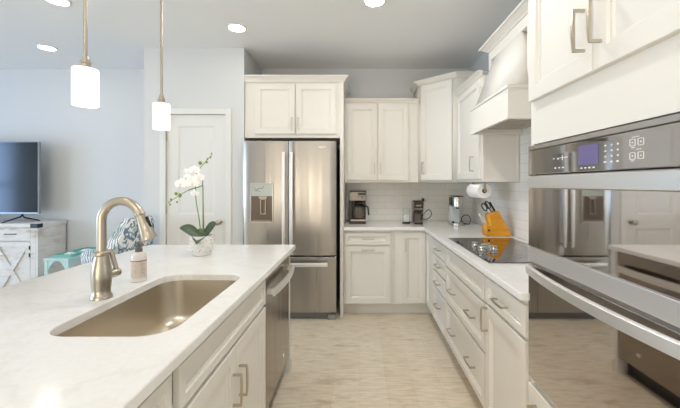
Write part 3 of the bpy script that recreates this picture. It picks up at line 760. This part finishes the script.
# stems: from the pot up, then two flowering sprays arching left-down and right-up
def P(u, v, Y=oy): return Vector(((u-360)*Y/340, Y, 1.355-(v-184)*Y/340))
def spl(pts, n=6):
    out = []; Q = [pts[0]]+list(pts)+[pts[-1]]
    for i in range(1, len(Q)-2):
        for k_ in range(n):
            t = k_/n; a, b, c_, d_ = Q[i-1], Q[i], Q[i+1], Q[i+2]
            out.append(.5*((2*b)+(c_-a)*t+(2*a-5*b+4*c_-d_)*t*t+(3*b-a-3*c_+d_)*t**3))
    out.append(Q[-2]); return out
s1 = spl([P(200.5, 231), P(199, 218, oy-.01), P(196, 200, oy-.015), P(195.5, 185, oy-.02), P(196.5, 174, oy-.015), P(201, 167), P(207, 160), P(212, 154.5, oy+.01)])
s2 = spl([P(203, 231, oy+.01), P(203, 210, oy+.01), P(203, 192), P(202.5, 186, oy-.01), P(199, 187, oy-.02), P(189, 190, oy-.04), P(180, 195, oy-.05), P(173, 199.5, oy-.05), P(168, 203, oy-.05)])
MB().tube(s1, [.0032]*(len(s1)-14)+[.0022]*14, 8).build('stem', 'stem', g)
MB().tube(s2, [.0035]*(len(s2)-18)+[.0022]*18, 8).build('stem', 'stem', g)
MB().cyl(P(203.8, 231, oy+.012), P(202.6, 176, oy+.012), .0028, n=8).build('stake', plain('purple_brown_stake', '#7A6A55', .6), g)
def flower(c, face, size):
    fz = Vector(face).normalized(); ux = Vector((0, 0, 1)).cross(fz).normalized(); uy = fz.cross(ux); mb = MB()
    specs = [(90, .95, .30), (210, .9, .28), (330, .9, .28), (10, 1.0, .52), (170, 1.0, .52)]
    for ang, ln, wd in specs:
        a = math.radians(ang); dv_ = ux*math.cos(a)+uy*math.sin(a); sv = fz.cross(dv_); rings = []
        for i in range(7):
            t = i/6; p = c+dv_*(size*ln*t)+fz*(size*(.18*math.sin(PI*t)-.05*t)); w = size*wd*math.sin(PI*(.08+.86*t))
            rings.append([p-sv*w+fz*size*.05, p+fz*size*.02, p+sv*w+fz*size*.05, p+sv*w*.9-fz*.0015+fz*size*.04, p-fz*.0015, p-sv*w*.9-fz*.0015+fz*size*.04])
        mb.loft(rings)
    o_ = mb.build('flower', 'petal', g)
    MB().ball(c+fz*size*.22-uy*size*.12, size*.16, size*.2, size*.13, u=8, v=6).build('lip', 'lip', o_)
for u, v, Y, fc, sz in ((181, 184, oy-.06, (.0, -1, .15), .040), (192.5, 183, oy-.05, (.35, -1, .05), .042), (194, 170.5, oy-.03, (.2, -1, .35), .036), (187, 178, oy-.01, (-.4, -.8, .25), .038), (199, 177.5, oy-.035, (.5, -.9, .0), .034), (195, 193.5, oy-.045, (.1, -1, -.3), .028), (185.5, 171, oy-.02, (-.5, -.7, .4), .024)):
    flower(P(u, v, Y), fc, sz)
for u, v, r in ((179.8, 195.5, .011), (176, 193.8, .009), (171, 199.5, .006), (177, 202, .006), (170, 204.5, .0055), (200.2, 163, .011), (206.5, 162, .008), (207.5, 159, .006), (210.5, 157.3, .006), (211.5, 153.5, .005)):
    MB().ball(P(u, v, oy-.05 if u < 190 else oy), r, r*.9, r*1.15, u=10, v=8).build('bud', 'bud', g)

# ------------------------------------------------------------------ pendants and recessed lights
def pendant(x, y, label):
    t = thing('pendant_light', label, 'pendant light', (x, y, ZC), 'pendants over the island')
    MB().lathe([(.062, ZC-.0005), (.062, ZC-.012), (.045, ZC-.022), (.012, ZC-.026), (.002, ZC-.026)], (x, y, 0), 24).build('canopy', 'nickel', t)
    MB().cyl((x, y, 1.80), (x, y, ZC-.02), .0065, n=12).build('rod', 'nickel', t)
    MB().lathe([(.010, 1.812), (.012, 1.800), (.012, 1.796), (.017, 1.795), (.017, 1.786), (.0155, 1.785), (.0155, 1.779), (.019, 1.778), (.019, 1.770)], (x, y, 0), 20).build('socket', 'nickel', t)
    mb = MB(); mb.lathe([(.015, 1.769), (.0375, 1.767), (.0395, 1.763), (.0395, 1.640), (.0385, 1.636), (.0370, 1.640), (.0370, 1.760), (.015, 1.762)], (x, y, 0), 32, cap=False); mb.build('shade', 'pend', t)
    MB().ball((x, y, 1.715), .024, .024, .032).build('bulb', 'bulb', t)
pendant(-.985, 1.22, 'lit white glass pendant lamp nearer the viewer, the larger of two over the island')
pendant(-1.022, 1.75, 'lit white glass pendant lamp farther away, in front of the pantry door')
for x, y, lab in ((-1.09, 3.01, 'recessed ceiling light in front of the pantry door, top centre-left'), (-3.176, 3.45, 'recessed ceiling light over the television corner'), (.11, 2.565, 'recessed ceiling light at the top edge over the aisle'), (-2.28, 2.56, 'recessed ceiling light cut by the top edge at left')):
    t = thing('recessed_light', lab, 'ceiling light', (x, y, ZC), 'recessed ceiling lights')
    MB().lathe([(.068, ZC-.0005), (.085, ZC-.0005), (.085, ZC-.005), (.074, ZC-.010), (.068, ZC-.006)], (x, y, 0), 32, cap=False).build('trim_ring', 'white_plastic', t)
    MB().lathe([(.068, ZC-.001), (.068, ZC-.006), (.002, ZC-.007)], (x, y, 0), 32).build('lens', 'lamp' if x > -1 else 'lamp_living', t)
for x, y, lab in ((.15, 1.75, 'added recessed fill light over the aisle, unseen above the top edge'), (.11, -.9, 'recessed ceiling light behind the viewer over the aisle'), (-1.09, -1.0, 'recessed ceiling light behind the viewer over the room')):  # first one is an added lamp, filling the dim right counter and drawers
    t = thing('recessed_light', lab, 'ceiling light', (x, y, ZC), 'recessed ceiling lights')
    MB().lathe([(.068, ZC-.0005), (.085, ZC-.0005), (.085, ZC-.005), (.074, ZC-.010), (.068, ZC-.006)], (x, y, 0), 32, cap=False).build('trim_ring', 'white_plastic', t)
    MB().lathe([(.068, ZC-.001), (.068, ZC-.006), (.002, ZC-.007)], (x, y, 0), 32).build('lens', 'lamp', t)

# ------------------------------------------------------------------ appliances on the counter
CT = .9145
# drip coffee maker
x0, x1, y0, y1 = -.128, .070, 3.74, 3.95
c = thing('drip_coffee_maker', 'stainless and black drip coffee maker with glass carafe beside the refrigerator panel', 'coffee maker', (-.03, 3.85, CT))
mb = MB(); mb.box(x0+.008, x1-.004, y0, y1, CT, CT+.030, .006); mb.box(x0, x0+.035, y0+.06, y1, CT+.03, CT+.255); mb.box(x0+.035, x1-.004, y1-.075, y1, CT+.03, CT+.255); mb.box(x0+.012, x1, y0+.01, y1, CT+.352, CT+.366, .004)
mb.build('body', 'dark', c)
bx(x0+.012, x1, y0+.006, y1, CT+.255, CT+.352, .005).build('brew_housing', steel('coffee_maker_steel', '#8C857D', .4, .02), c)
bx(x0+.020, x1-.006, y0-.004, y0+.10, CT+.030, CT+.052, .006).build('warming_plate', 'nickel', c)
bx(-.022, x1-.008, y0+.001, y0+.0055, CT+.318, CT+.342).build('display', 'black', c)
mb = MB(); mb.lathe([(.008, y0+.0055), (.008, y0+.002), (.002, y0+.002)], (.025, 0, CT+.290), 12, 'Y'); mb.box(-.02, .065, y0+.003, y0+.0055, CT+.302, CT+.306); mb.build('button', 'dark', c)
cxx, cyy = -.015, y0+.085
MB().lathe([(.030, CT+.255), (.050, CT+.235), (.045, CT+.215), (.02, CT+.21)], (cxx, cyy, 0), 20).build('filter_cone', 'dark', c)
cf = tag(MB().lathe([(.045, CT+.053), (.060, CT+.060), (.066, CT+.10), (.064, CT+.14), (.052, CT+.185)], (cxx, cyy, 0), 28, cap=False).build('carafe', 'smoke', loc=(cxx, cyy, CT+.053)), 'glass coffee carafe with dark handle on the drip coffee maker', 'carafe')
MB().lathe([(.0, CT+.055), (.044, CT+.055), (.058, CT+.062), (.063, CT+.085), (.0, CT+.085)], (cxx, cyy, 0), 24).build('coffee', plain('dark_coffee', '#3A2A1E', .1), cf)
mb = MB(); mb.lathe([(.053, CT+.178), (.055, CT+.182), (.055, CT+.200), (.045, CT+.207), (.003, CT+.208)], (cxx, cyy, 0), 24); mb.build('lid', 'dark', cf)
MB().tube([(cxx+.050, cyy-.01, CT+.190), (cxx+.085, cyy-.018, CT+.192), (cxx+.104, cyy-.022, CT+.180), (cxx+.112, cyy-.024, CT+.10), (cxx+.108, cyy-.024, CT+.09)], [.008, .010, .011, .009, .007], 10).build('handle', 'dark', cf)
mb = MB()
for i in range(8):
    a = 2*PI*i/8; mb.tube([(cxx+r*math.cos(a), cyy+r*math.sin(a), CT+z) for r, z in ((.061, .062), (.067, .10), (.065, .14), (.053, .183))], .0022, 6)
mb.build('cage', 'dark', cf)
# dark slim brewer
x0, x1, y0, y1 = .590, .690, 3.70, 3.90
c = thing('pod_coffee_brewer', 'small dark brown single-cup coffee brewer by the outlet', 'coffee maker', (.64, 3.8, CT))
mb = MB(); mb.box(x0, x1, y0+.075, y1, CT, CT+.235, .008); mb.box(x0+.004, x1-.004, y0, y0+.09, CT, CT+.022, .006); mb.build('body', 'dark', c)
mb = MB(); mb.box(x0-.002, x1+.002, y0+.01, y1-.01, CT+.135, CT+.245, .012, 3); mb.build('brew_head', plain('glossy_dark_brown', '#40342D', .18), c)
bx(x0+.006, x1-.006, y0+.02, y1-.02, CT+.245, CT+.258, .005).build('lid', 'dark', c)
bx(x0+.022, x1-.022, y0+.006, y0+.0105, CT+.198, CT+.212).build('logo_plate', 'nickel', c)
bx(x0+.004, x1-.004, y0+.004, y0+.0105, CT+.165, CT+.172).build('chrome_band', 'nickel', c)
MB().cyl(((x0+x1)/2, y0+.05, CT+.115), ((x0+x1)/2, y0+.05, CT+.137), .012, .02).build('nozzle', 'black', c)
bx(x0+.012, x1-.012, y0+.008, y0+.075, CT+.0225, CT+.028).build('drip_tray', 'nickel', c)
bx(x0+.018, x1-.018, y0+.070, y0+.0745, CT+.03, CT+.115).build('front_plate', plain('brown_grey_plate', '#6D6058', .3), c)
# clear glass canister beside it
gx, gy = .518, 3.80
c = thing('glass_canister', 'clear glass canister with dark base left of the small dark brewer', 'canister', (gx, gy, CT))
MB().lathe([(.043, CT+.012), (.044, CT+.02), (.044, CT+.150), (.041, CT+.163)], (gx, gy, 0), 28, cap=False).build('jar', 'clear', c)
MB().lathe([(.044, CT), (.046, CT+.004), (.046, CT+.018), (.042, CT+.021), (.002, CT+.021)], (gx, gy, 0), 28).build('base', 'dark', c)
mb = MB()
for i in range(7):
    a = i*1.7; mb.box(gx+.02*math.cos(a)-.012, gx+.02*math.cos(a)+.012, gy+.02*math.sin(a)-.003, gy+.02*math.sin(a)+.003, CT+.022, CT+.07+.005*i, .001)
tag(mb.build('sugar_packets', 'paper', loc=(gx, gy, CT+.022)), 'white paper packets standing inside the clear glass canister', 'packets')['kind'] = 'stuff'
# outlet with plug and cord
o = thing('wall_outlet', 'white outlet plate on the back tile behind the dark brewer', 'outlet', (.745, YB-.012, 1.17))
bx(.712, .784, YB-.015, YB-.0085, 1.118, 1.232, .002).build('cover_plate', 'white_plastic', o)
bx(.730, .766, YB-.018, YB-.0155, 1.135, 1.215, .002).build('receptacle', 'trim', o)
c = thing('power_cord', 'dark power cord looping from the outlet to the small brewer', 'cord', (.77, 4.0, CT))
pts = spl([Vector(p) for p in ((.75, YB-.03, 1.165), (.752, YB-.045, 1.11), (.742, 4.02, 1.02), (.73, 3.97, CT+.03), (.80, 3.95, CT+.045), (.835, 3.96, CT+.10), (.80, 3.97, CT+.14), (.745, 3.94, CT+.10), (.70, 3.92, CT+.03), (.695, 3.89, CT+.02))], 8)
MB().tube(pts, .0042, 8).build('cable', 'dark', c)
MB().box(.737, .763, YB-.052, YB-.019, 1.150, 1.185, .004).build('plug', 'dark', c)
# silver brewer
x0, x1, y0, y1 = .968, 1.085, 3.52, 3.76
c = thing('silver_coffee_brewer', 'tall silver single-serve coffee brewer under the corner cabinet', 'coffee maker', (1.03, 3.65, CT))
SIL = steel('brewer_silver', '#CFCBC5', .28, .02)
mb = MB(); mb.box(x0+.004, x1-.004, y0+.02, y1, CT, CT+.028, .008); mb.lathe([(.055, CT), (.058, CT+.004), (.058, CT+.030), (.052, CT+.034), (.002, CT+.034)], ((x0+x1)/2, y0+.058, 0), 28); mb.build('base', SIL, c)
mb = MB(); mb.lathe([(.048, CT+.195), (.057, CT+.205), (.058, CT+.29), (.054, CT+.305), (.002, CT+.308)], ((x0+x1)/2, y0+.058, 0), 28); mb.box(x0+.006, x1-.006, y0+.06, y1-.01, CT+.205, CT+.302, .01)
mb.build('brew_head', SIL, c)
bx(x0+.010, x1-.012, y0+.135, y1-.004, CT+.028, CT+.205, .006).build('rear_column', 'tank', c)
mb = MB(); mb.box(x0-.006, x0+.006, y0+.05, y0+.15, CT+.215, CT+.30, .003); mb.box(x0+.01, x1-.005, y0+.03, y1-.01, CT+.308, CT+.316, .003); mb.build('black_trim', 'black', c)
mb = MB(); mb.box(x0-.004, x0+.016, y0+.02, y0+.05, CT+.032, CT+.052, .003); mb.build('side_knob', 'black', c)
MB().box((x0+x1)/2-.002, (x0+x1)/2+.002, y0-.003, y0+.002, CT+.235, CT+.275).build('front_mark', 'dark', c)
MB().cyl(((x0+x1)/2, y0+.058, CT+.18), ((x0+x1)/2, y0+.058, CT+.198), .014, .022).build('nozzle', 'dark', c)
pts = [(1.145+.047*math.cos(a), 3.66+.02*math.sin(a*.5), CT+.056+.050*math.sin(a)) for a in [2*PI*i/30-1.2 for i in range(29)]]
c = tag(MB().tube([(1.087, 3.72, CT+.02)]+pts[:1]+pts, .0048, 8).build('coiled_cord', 'dark', loc=(1.14, 3.66, CT)), 'dark coiled cord loop right of the silver brewer', 'cord')
# paper towel under the wall unit
px, pz = 1.045, 1.297
t = thing('paper_towel_holder', 'dark under-cabinet holder carrying the paper towel roll', 'towel holder', (px, 3.0, 1.372))
for y in (2.845, 3.145): bx(px-.008, px+.008, y-.003, y+.003, pz-.012, 1.3715).build('bracket', 'nickel', t)
MB().cyl((px, 2.849, pz), (px, 3.141, pz), .007, n=12).build('spindle', 'dark', t)
r = thing('paper_towel_roll', 'white paper towel roll hanging under the right wall cabinet', 'paper towel', (px, 3.0, pz))
MB().lathe([(.020, 2.855), (.062, 2.855), (.064, 2.858), (.064, 3.132), (.062, 3.135), (.020, 3.135)], (px, 0, pz), 36, 'Y', cap=False).build('roll', 'paper', r)
MB().lathe([(.0205, 2.854), (.0205, 3.136), (.018, 3.136), (.018, 2.854), (.0205, 2.854)], (px, 0, pz), 24, 'Y', cap=False).build('core', 'card', r)
# knife block and its tools
ky = 2.86
k = thing('knife_block', 'honey orange wooden knife block behind the cooktop', 'knife block', (1.16, ky+.06, CT))
prof = [(1.068, CT+.010), (1.075, CT+.004), (1.262, CT+.004), (1.272, CT+.022), (1.165, CT+.212), (1.088, CT+.178), (1.108, CT+.092), (1.066, CT+.088)]
MB().prism([(x, ky, z) for x, z in prof], (0, .115, 0)).build('block', 'orange_wood', k)
mb = MB()
for x, y in ((1.08, ky+.012), (1.25, ky+.012), (1.08, ky+.10), (1.25, ky+.10)): mb.box(x-.007, x+.007, y-.006, y+.006, CT, CT+.0045)
mb.build('foot', 'rubber', k)
MB().lathe([(.010, ky-.0015), (.010, ky), (.001, ky)], (1.085, 0, CT+.05), 12, 'Y').build('badge', 'dark', k)
ax = Vector((-.50, 0, .86)).normalized()
def knife(bx_, yy, L, label, mat='black'):
    t = thing('kitchen_knife', label, 'knife', (bx_[0], yy, bx_[1]), 'knives in the wooden block')
    p = Vector((bx_[0], yy, bx_[1])); MB().tube([p+ax*.004, p+ax*.02, p+ax*L*.6, p+ax*L, p+ax*(L+.006)], [.008, .009, .008, .0095, .006], 10, .6).build('handle', mat, t)
    MB().tube([p+ax*.0005, p+ax*.014], .0085, 10, .5).build('bolster', 'chrome', t)
    MB().tube([p+ax*(L+.005), p+ax*(L+.009)], .007, 10, .6).build('pommel', 'chrome', t)
def top(t): return (1.088+(1.165-1.088)*t, CT+.180+(.214-.180)*t)
knife(top(.80), ky+.035, .085, 'black handled knife at the right end of the orange block', 'black')
knife(top(.55), ky+.085, .090, 'black handled knife behind the shears in the orange block', 'black')
knife(top(.86), ky+.088, .075, 'silver handled knife at the back of the orange block', 'steel_bar')
knife((1.075, CT+.094), ky+.055, .105, 'pale handled slim knife in the lower step of the orange block', 'steel_bar')
t = thing('kitchen_shears', 'kitchen shears with dark looped handles standing in the orange block', 'scissors', (1.10, ky+.04, CT+.19))
p = Vector((top(.30)[0], ky+.040, top(.30)[1])); q = Vector((ax.z, 0, -ax.x))
for sgn in (-1, 1):
    cc = p+ax*.072+q*(sgn*.018); L2 = []
    for i in range(21):
        a = 2*PI*i/20; L2.append(cc+ax*(.034*math.cos(a))+q*(.0165*math.sin(a))+Vector((0, sgn*.003, 0)))
    MB().tube(L2, .0055, 8).build('handle', plain('dark_grey_grip', '#3A3B3E', .4), t)
MB().tube([p+ax*.001, p+ax*.040], [.009, .006], 8, .4).build('blade', 'steel_bar', t)

# ------------------------------------------------------------------ living area
# console
KX1, KY0 = -3.50, 3.70; KX0 = -5.42; KH = .925
c = thing('media_console', 'whitewashed wood farmhouse console with barn-door fronts under the television', 'console', (-4.46, 3.87, 0))
bx(KX0, KX1, KY0-.012, 4.06, KH-.045, KH, .004).build('top', 'whitewash', c)
bx(KX1-.03, KX1-.006, KY0, 4.05, 0, KH-.0455).build('side_panel', 'whitewash', c)
bx(KX0+.006, KX0+.03, KY0, 4.05, 0, KH-.0455).build('side_panel', 'whitewash', c)
bx(KX0+.031, KX1-.031, KY0+.03, 4.05, .06, KH-.0455).build('carcass', 'whitewash', c)
for a in (KX1-.036-.055, KX0+.036): bx(a, a+.055, KY0+.004, KY0+.0295, 0, KH-.046).build('stile', 'whitewash', c)
n = 4; w = (KX1-.095-(KX0+.095))/n
for i in range(n):
    xb = KX1-.095-i*w; xa = xb-w+.012
    dro_ = bx(xa, xb, KY0+.006, KY0+.029, .735, KH-.05, .003).build('drawer', 'whitewash', c)
    xm = (xa+xb)/2; mb = MB(); mb.tube([(xm-.06, KY0+.006, .81), (xm-.055, KY0-.012, .81), (xm+.055, KY0-.012, .81), (xm+.06, KY0+.006, .81)], .0045, 8); mb.build('pull', 'black', dro_)
    do = bx(xa, xb, KY0+.016, KY0+.029, .10, .722).build('door', 'whitewash', c)
    mb = MB(); r = .055
    for a, b, z0, z1 in ((xa, xa+r, .10, .722), (xb-r, xb, .10, .722), (xa+r, xb-r, .10, .10+r), (xa+r, xb-r, .722-r, .722)): mb.box(a, b, KY0+.003, KY0+.0155, z0, z1, .002)
    mb.build('door_frame', 'whitewash', do)
    A, B = Vector((xa+r, 0, .155)), Vector((xb-r, 0, .667))
    for (p, q_, oy_) in ((A, B, 0), (Vector((A.x, 0, B.z)), Vector((B.x, 0, A.z)), .0015)):
        dd = (q_-p).normalized(); nn = Vector((-dd.z, 0, dd.x))*.024; pp = [p+nn, p-nn, q_-nn, q_+nn]
        MB().prism([(v.x, KY0-.003+oy_, v.z) for v in pp], (0, .018, 0)).build('cross_brace', 'whitewash', do)
    mb = MB()
    for z in (.66, .58): mb.box(xb-.010, xb+.004, KY0-.001, KY0+.003, z-.02, z+.02)
    mb.build('hinge', 'black', do)
mb = MB(); mb.box(KX1-.075, KX1+.002, KY0-.0155, KY0-.0125, KH-.047, KH-.002); mb.box(KX1+.0003, KX1+.003, KY0-.0155, KY0+.05, KH-.047, KH-.002)
mb.build('corner_bracket', plain('dark_iron', '#3C4046', .5, .6), c)
# television
t = thing('television', 'large flat screen television on the whitewashed console at left', 'television', (-4.37, 3.86, KH+.0005))
TX1 = -3.635; TX0 = TX1-1.47; TY = 3.845
mb = MB(); mb.box(TX0, TX1, TY, TY+.03, 1.015, 1.835, .004); mb.box(TX0+.25, TX1-.25, TY+.03, TY+.065, 1.05, 1.5, .01); mb.build('housing', 'tv_bezel', t)
bx(TX0+.008, TX1-.010, TY-.003, TY-.0002, 1.034, 1.827).build('screen', 'tv_screen', t)
for xx in (TX1-.20, TX0+.20):
    mb = MB(); mb.tube([(xx, TY+.02, 1.016), (xx-.005, TY+.005, .985), (xx-.09, TY-.10, .934), (xx-.10, TY-.11, .931)], [.008, .010, .007, .005], 8); mb.tube([(xx, TY+.02, 1.0), (xx+.03, TY+.01, .975), (xx+.12, TY+.085, .936), (xx+.13, TY+.09, .932)], [.008, .010, .007, .005], 8)
    mb.build('stand_leg', 'black', t)
# teal bench
b0 = (-3.20, 3.43); BX1, BY1, BH = -2.945, 3.98, .602
c = thing('side_bench', 'small pale teal painted bench beside the media console', 'bench', ((b0[0]+BX1)/2, 3.7, 0))
bx(b0[0], BX1, b0[1], BY1, BH-.022, BH, .004).build('top', 'teal', c)
for x in (b0[0]+.022, BX1-.022):
    for y in (b0[1]+.025, BY1-.025): bx(x-.016, x+.016, y-.016, y+.016, 0, BH-.0225, .003).build('leg', 'teal', c)
xa, xb = b0[0]+.0385, BX1-.0385
for y in (b0[1]+.025, BY1-.025):
    pts = [(xa+(xb-xa)*i/12, BH-.026-.10*abs(i/12*2-1)**2.2) for i in range(13)]
    MB().prism([(x, y-.01, BH-.0235) for x, z in (pts[0], pts[-1])][::-1]+[(x, y-.01, z) for x, z in pts], (0, .02, 0)).build('arched_apron', 'teal', c)
ya, yb = b0[1]+.0415, BY1-.0415
for x in (b0[0]+.022, BX1-.022):
    pts = [(ya+(yb-ya)*i/16, BH-.026-.10*abs(i/16*2-1)**3) for i in range(17)]
    MB().prism([(x-.01, y, BH-.0235) for y, z in (pts[0], pts[-1])][::-1]+[(x-.01, y, z) for y, z in pts], (.02, 0, 0)).build('arched_apron', 'teal', c)
c = thing('tray', 'deep teal rectangular tray lying on the pale teal bench', 'tray', (-3.06, 3.72, BH+.0005))
mb = MB(); mb.box(-3.17, -2.97, 3.50, 3.94, BH+.0005, BH+.008); 
for a, b, y0, y1 in ((-3.17, -3.162, 3.50, 3.94), (-2.978, -2.97, 3.50, 3.94), (-3.162, -2.978, 3.50, 3.508), (-3.162, -2.978, 3.932, 3.94)): mb.box(a, b, y0, y1, BH+.008, BH+.022)
mb.build('tray_body', 'teal_deep', c)
for x, y, s, lb_ in ((-3.09, 3.62, .05, 'white starfish ornament at the near end of the teal tray'), (-3.06, 3.80, .06, 'white starfish ornament at the far end of the teal tray')):
    mb = MB(); pts = [(x+(s if i % 2 == 0 else s*.38)*math.cos(PI*i/5+.4), y+(s if i % 2 == 0 else s*.38)*math.sin(PI*i/5+.4)) for i in range(10)]
    mb.loft([[(a, b, BH+.0085) for a, b in pts], [(a, b, BH+.016) for a, b in pts], [(x+(a-x)*.5, y+(b-y)*.5, BH+.028) for a, b in pts]])
    tag(mb.build('starfish_ornament', 'petal', loc=(x, y, BH+.0085)), lb_, 'ornament', 'starfish on the teal tray')
# patterned armchair turned to the left, its back to the right
c = thing('armchair', 'white armchair with blue leaf print, seen behind the faucet', 'armchair', (-2.36, 3.07, 0))
ex0, ex1, ey0, ey1 = -2.61, -2.06, 2.72, 3.42
bx(ex0+.03, ex1-.06, ey0+.02, ey1-.02, .12, .32, .04).build('base', 'leaf_fabric', c)
bx(ex0, ex1-.17, ey0+.115, ey1-.115, .325, .46, .045).build('seat_cushion', 'leaf_fabric', c)
for y0, y1 in ((ey0, ey0+.11), (ey1-.11, ey1)):
    rings = []; ym = (y0+y1)/2; h_ = (y1-y0)/2
    for x, ht in ((ex0+.02, .52), (ex0+.06, .56), (ex0+.2, .60), (ex0+.35, .635), (ex1-.16, .66)):
        rings.append([(x, y0, .325), (x, y0, ht-.05)]+[(x, ym-h_*math.cos(a), ht-.05+.05*math.sin(a)) for a in (.5, 1.05, PI/2, 2.1, 2.64)]+[(x, y1, ht-.05), (x, y1, .325)])
    MB().loft(rings).build('arm', 'leaf_fabric', c)
rings = []
for z, xa, th, iw in ((.325, ex1-.155, .12, .0), (.55, ex1-.14, .12, .0), (.80, ex1-.09, .11, .12), (.93, ex1-.06, .10, .2), (1.0, ex1-.045, .085, .25), (1.05, ex1-.03, .04, .29)):
    ya, yb = ey0+iw, ey1-iw*.25
    rings.append([(xa, ya, z), (xa+th*.8, ya, z), (xa+th, ya+.04, z), (xa+th, yb-.04, z), (xa+th*.8, yb, z), (xa, yb, z), (xa-.015, yb-.06, z), (xa-.015, ya+.06, z)])
MB().loft(rings).build('backrest', 'leaf_fabric', c)
for x in (ex0+.08, ex1-.12):
    for y in (ey0+.08, ey1-.08): MB().cyl((x, y, 0), (x, y, .119), .018, .026).build('leg', plain('dark_wood_leg', '#4A372A', .4), c)
t = thing('throw_pillow', 'leaf print throw pillow leaning on the far arm of the armchair', 'pillow', (-2.46, 3.26, .47))
tilt = Matrix.Rotation(.22, 4, 'X')
mb = MB(); rings = []
for k_ in range(9):
    q_ = -1+2*k_/8; sc = (1-abs(q_)**2.6)**.5*.16+.012
    rings.append([Vector((-2.46, 3.245, .615)) + tilt @ Vector((cx_*.9, q_*.055, cz_*.72)) for cx_, cz_ in [(sc*1.25*(abs(math.cos(a))**.55)*(1 if math.cos(a) >= 0 else -1), sc*(abs(math.sin(a))**.55)*(1 if math.sin(a) >= 0 else -1)) for a in [2*PI*i/28 for i in range(28)]]])
mb.loft(rings).build('cushion', 'leaf_fabric', t)
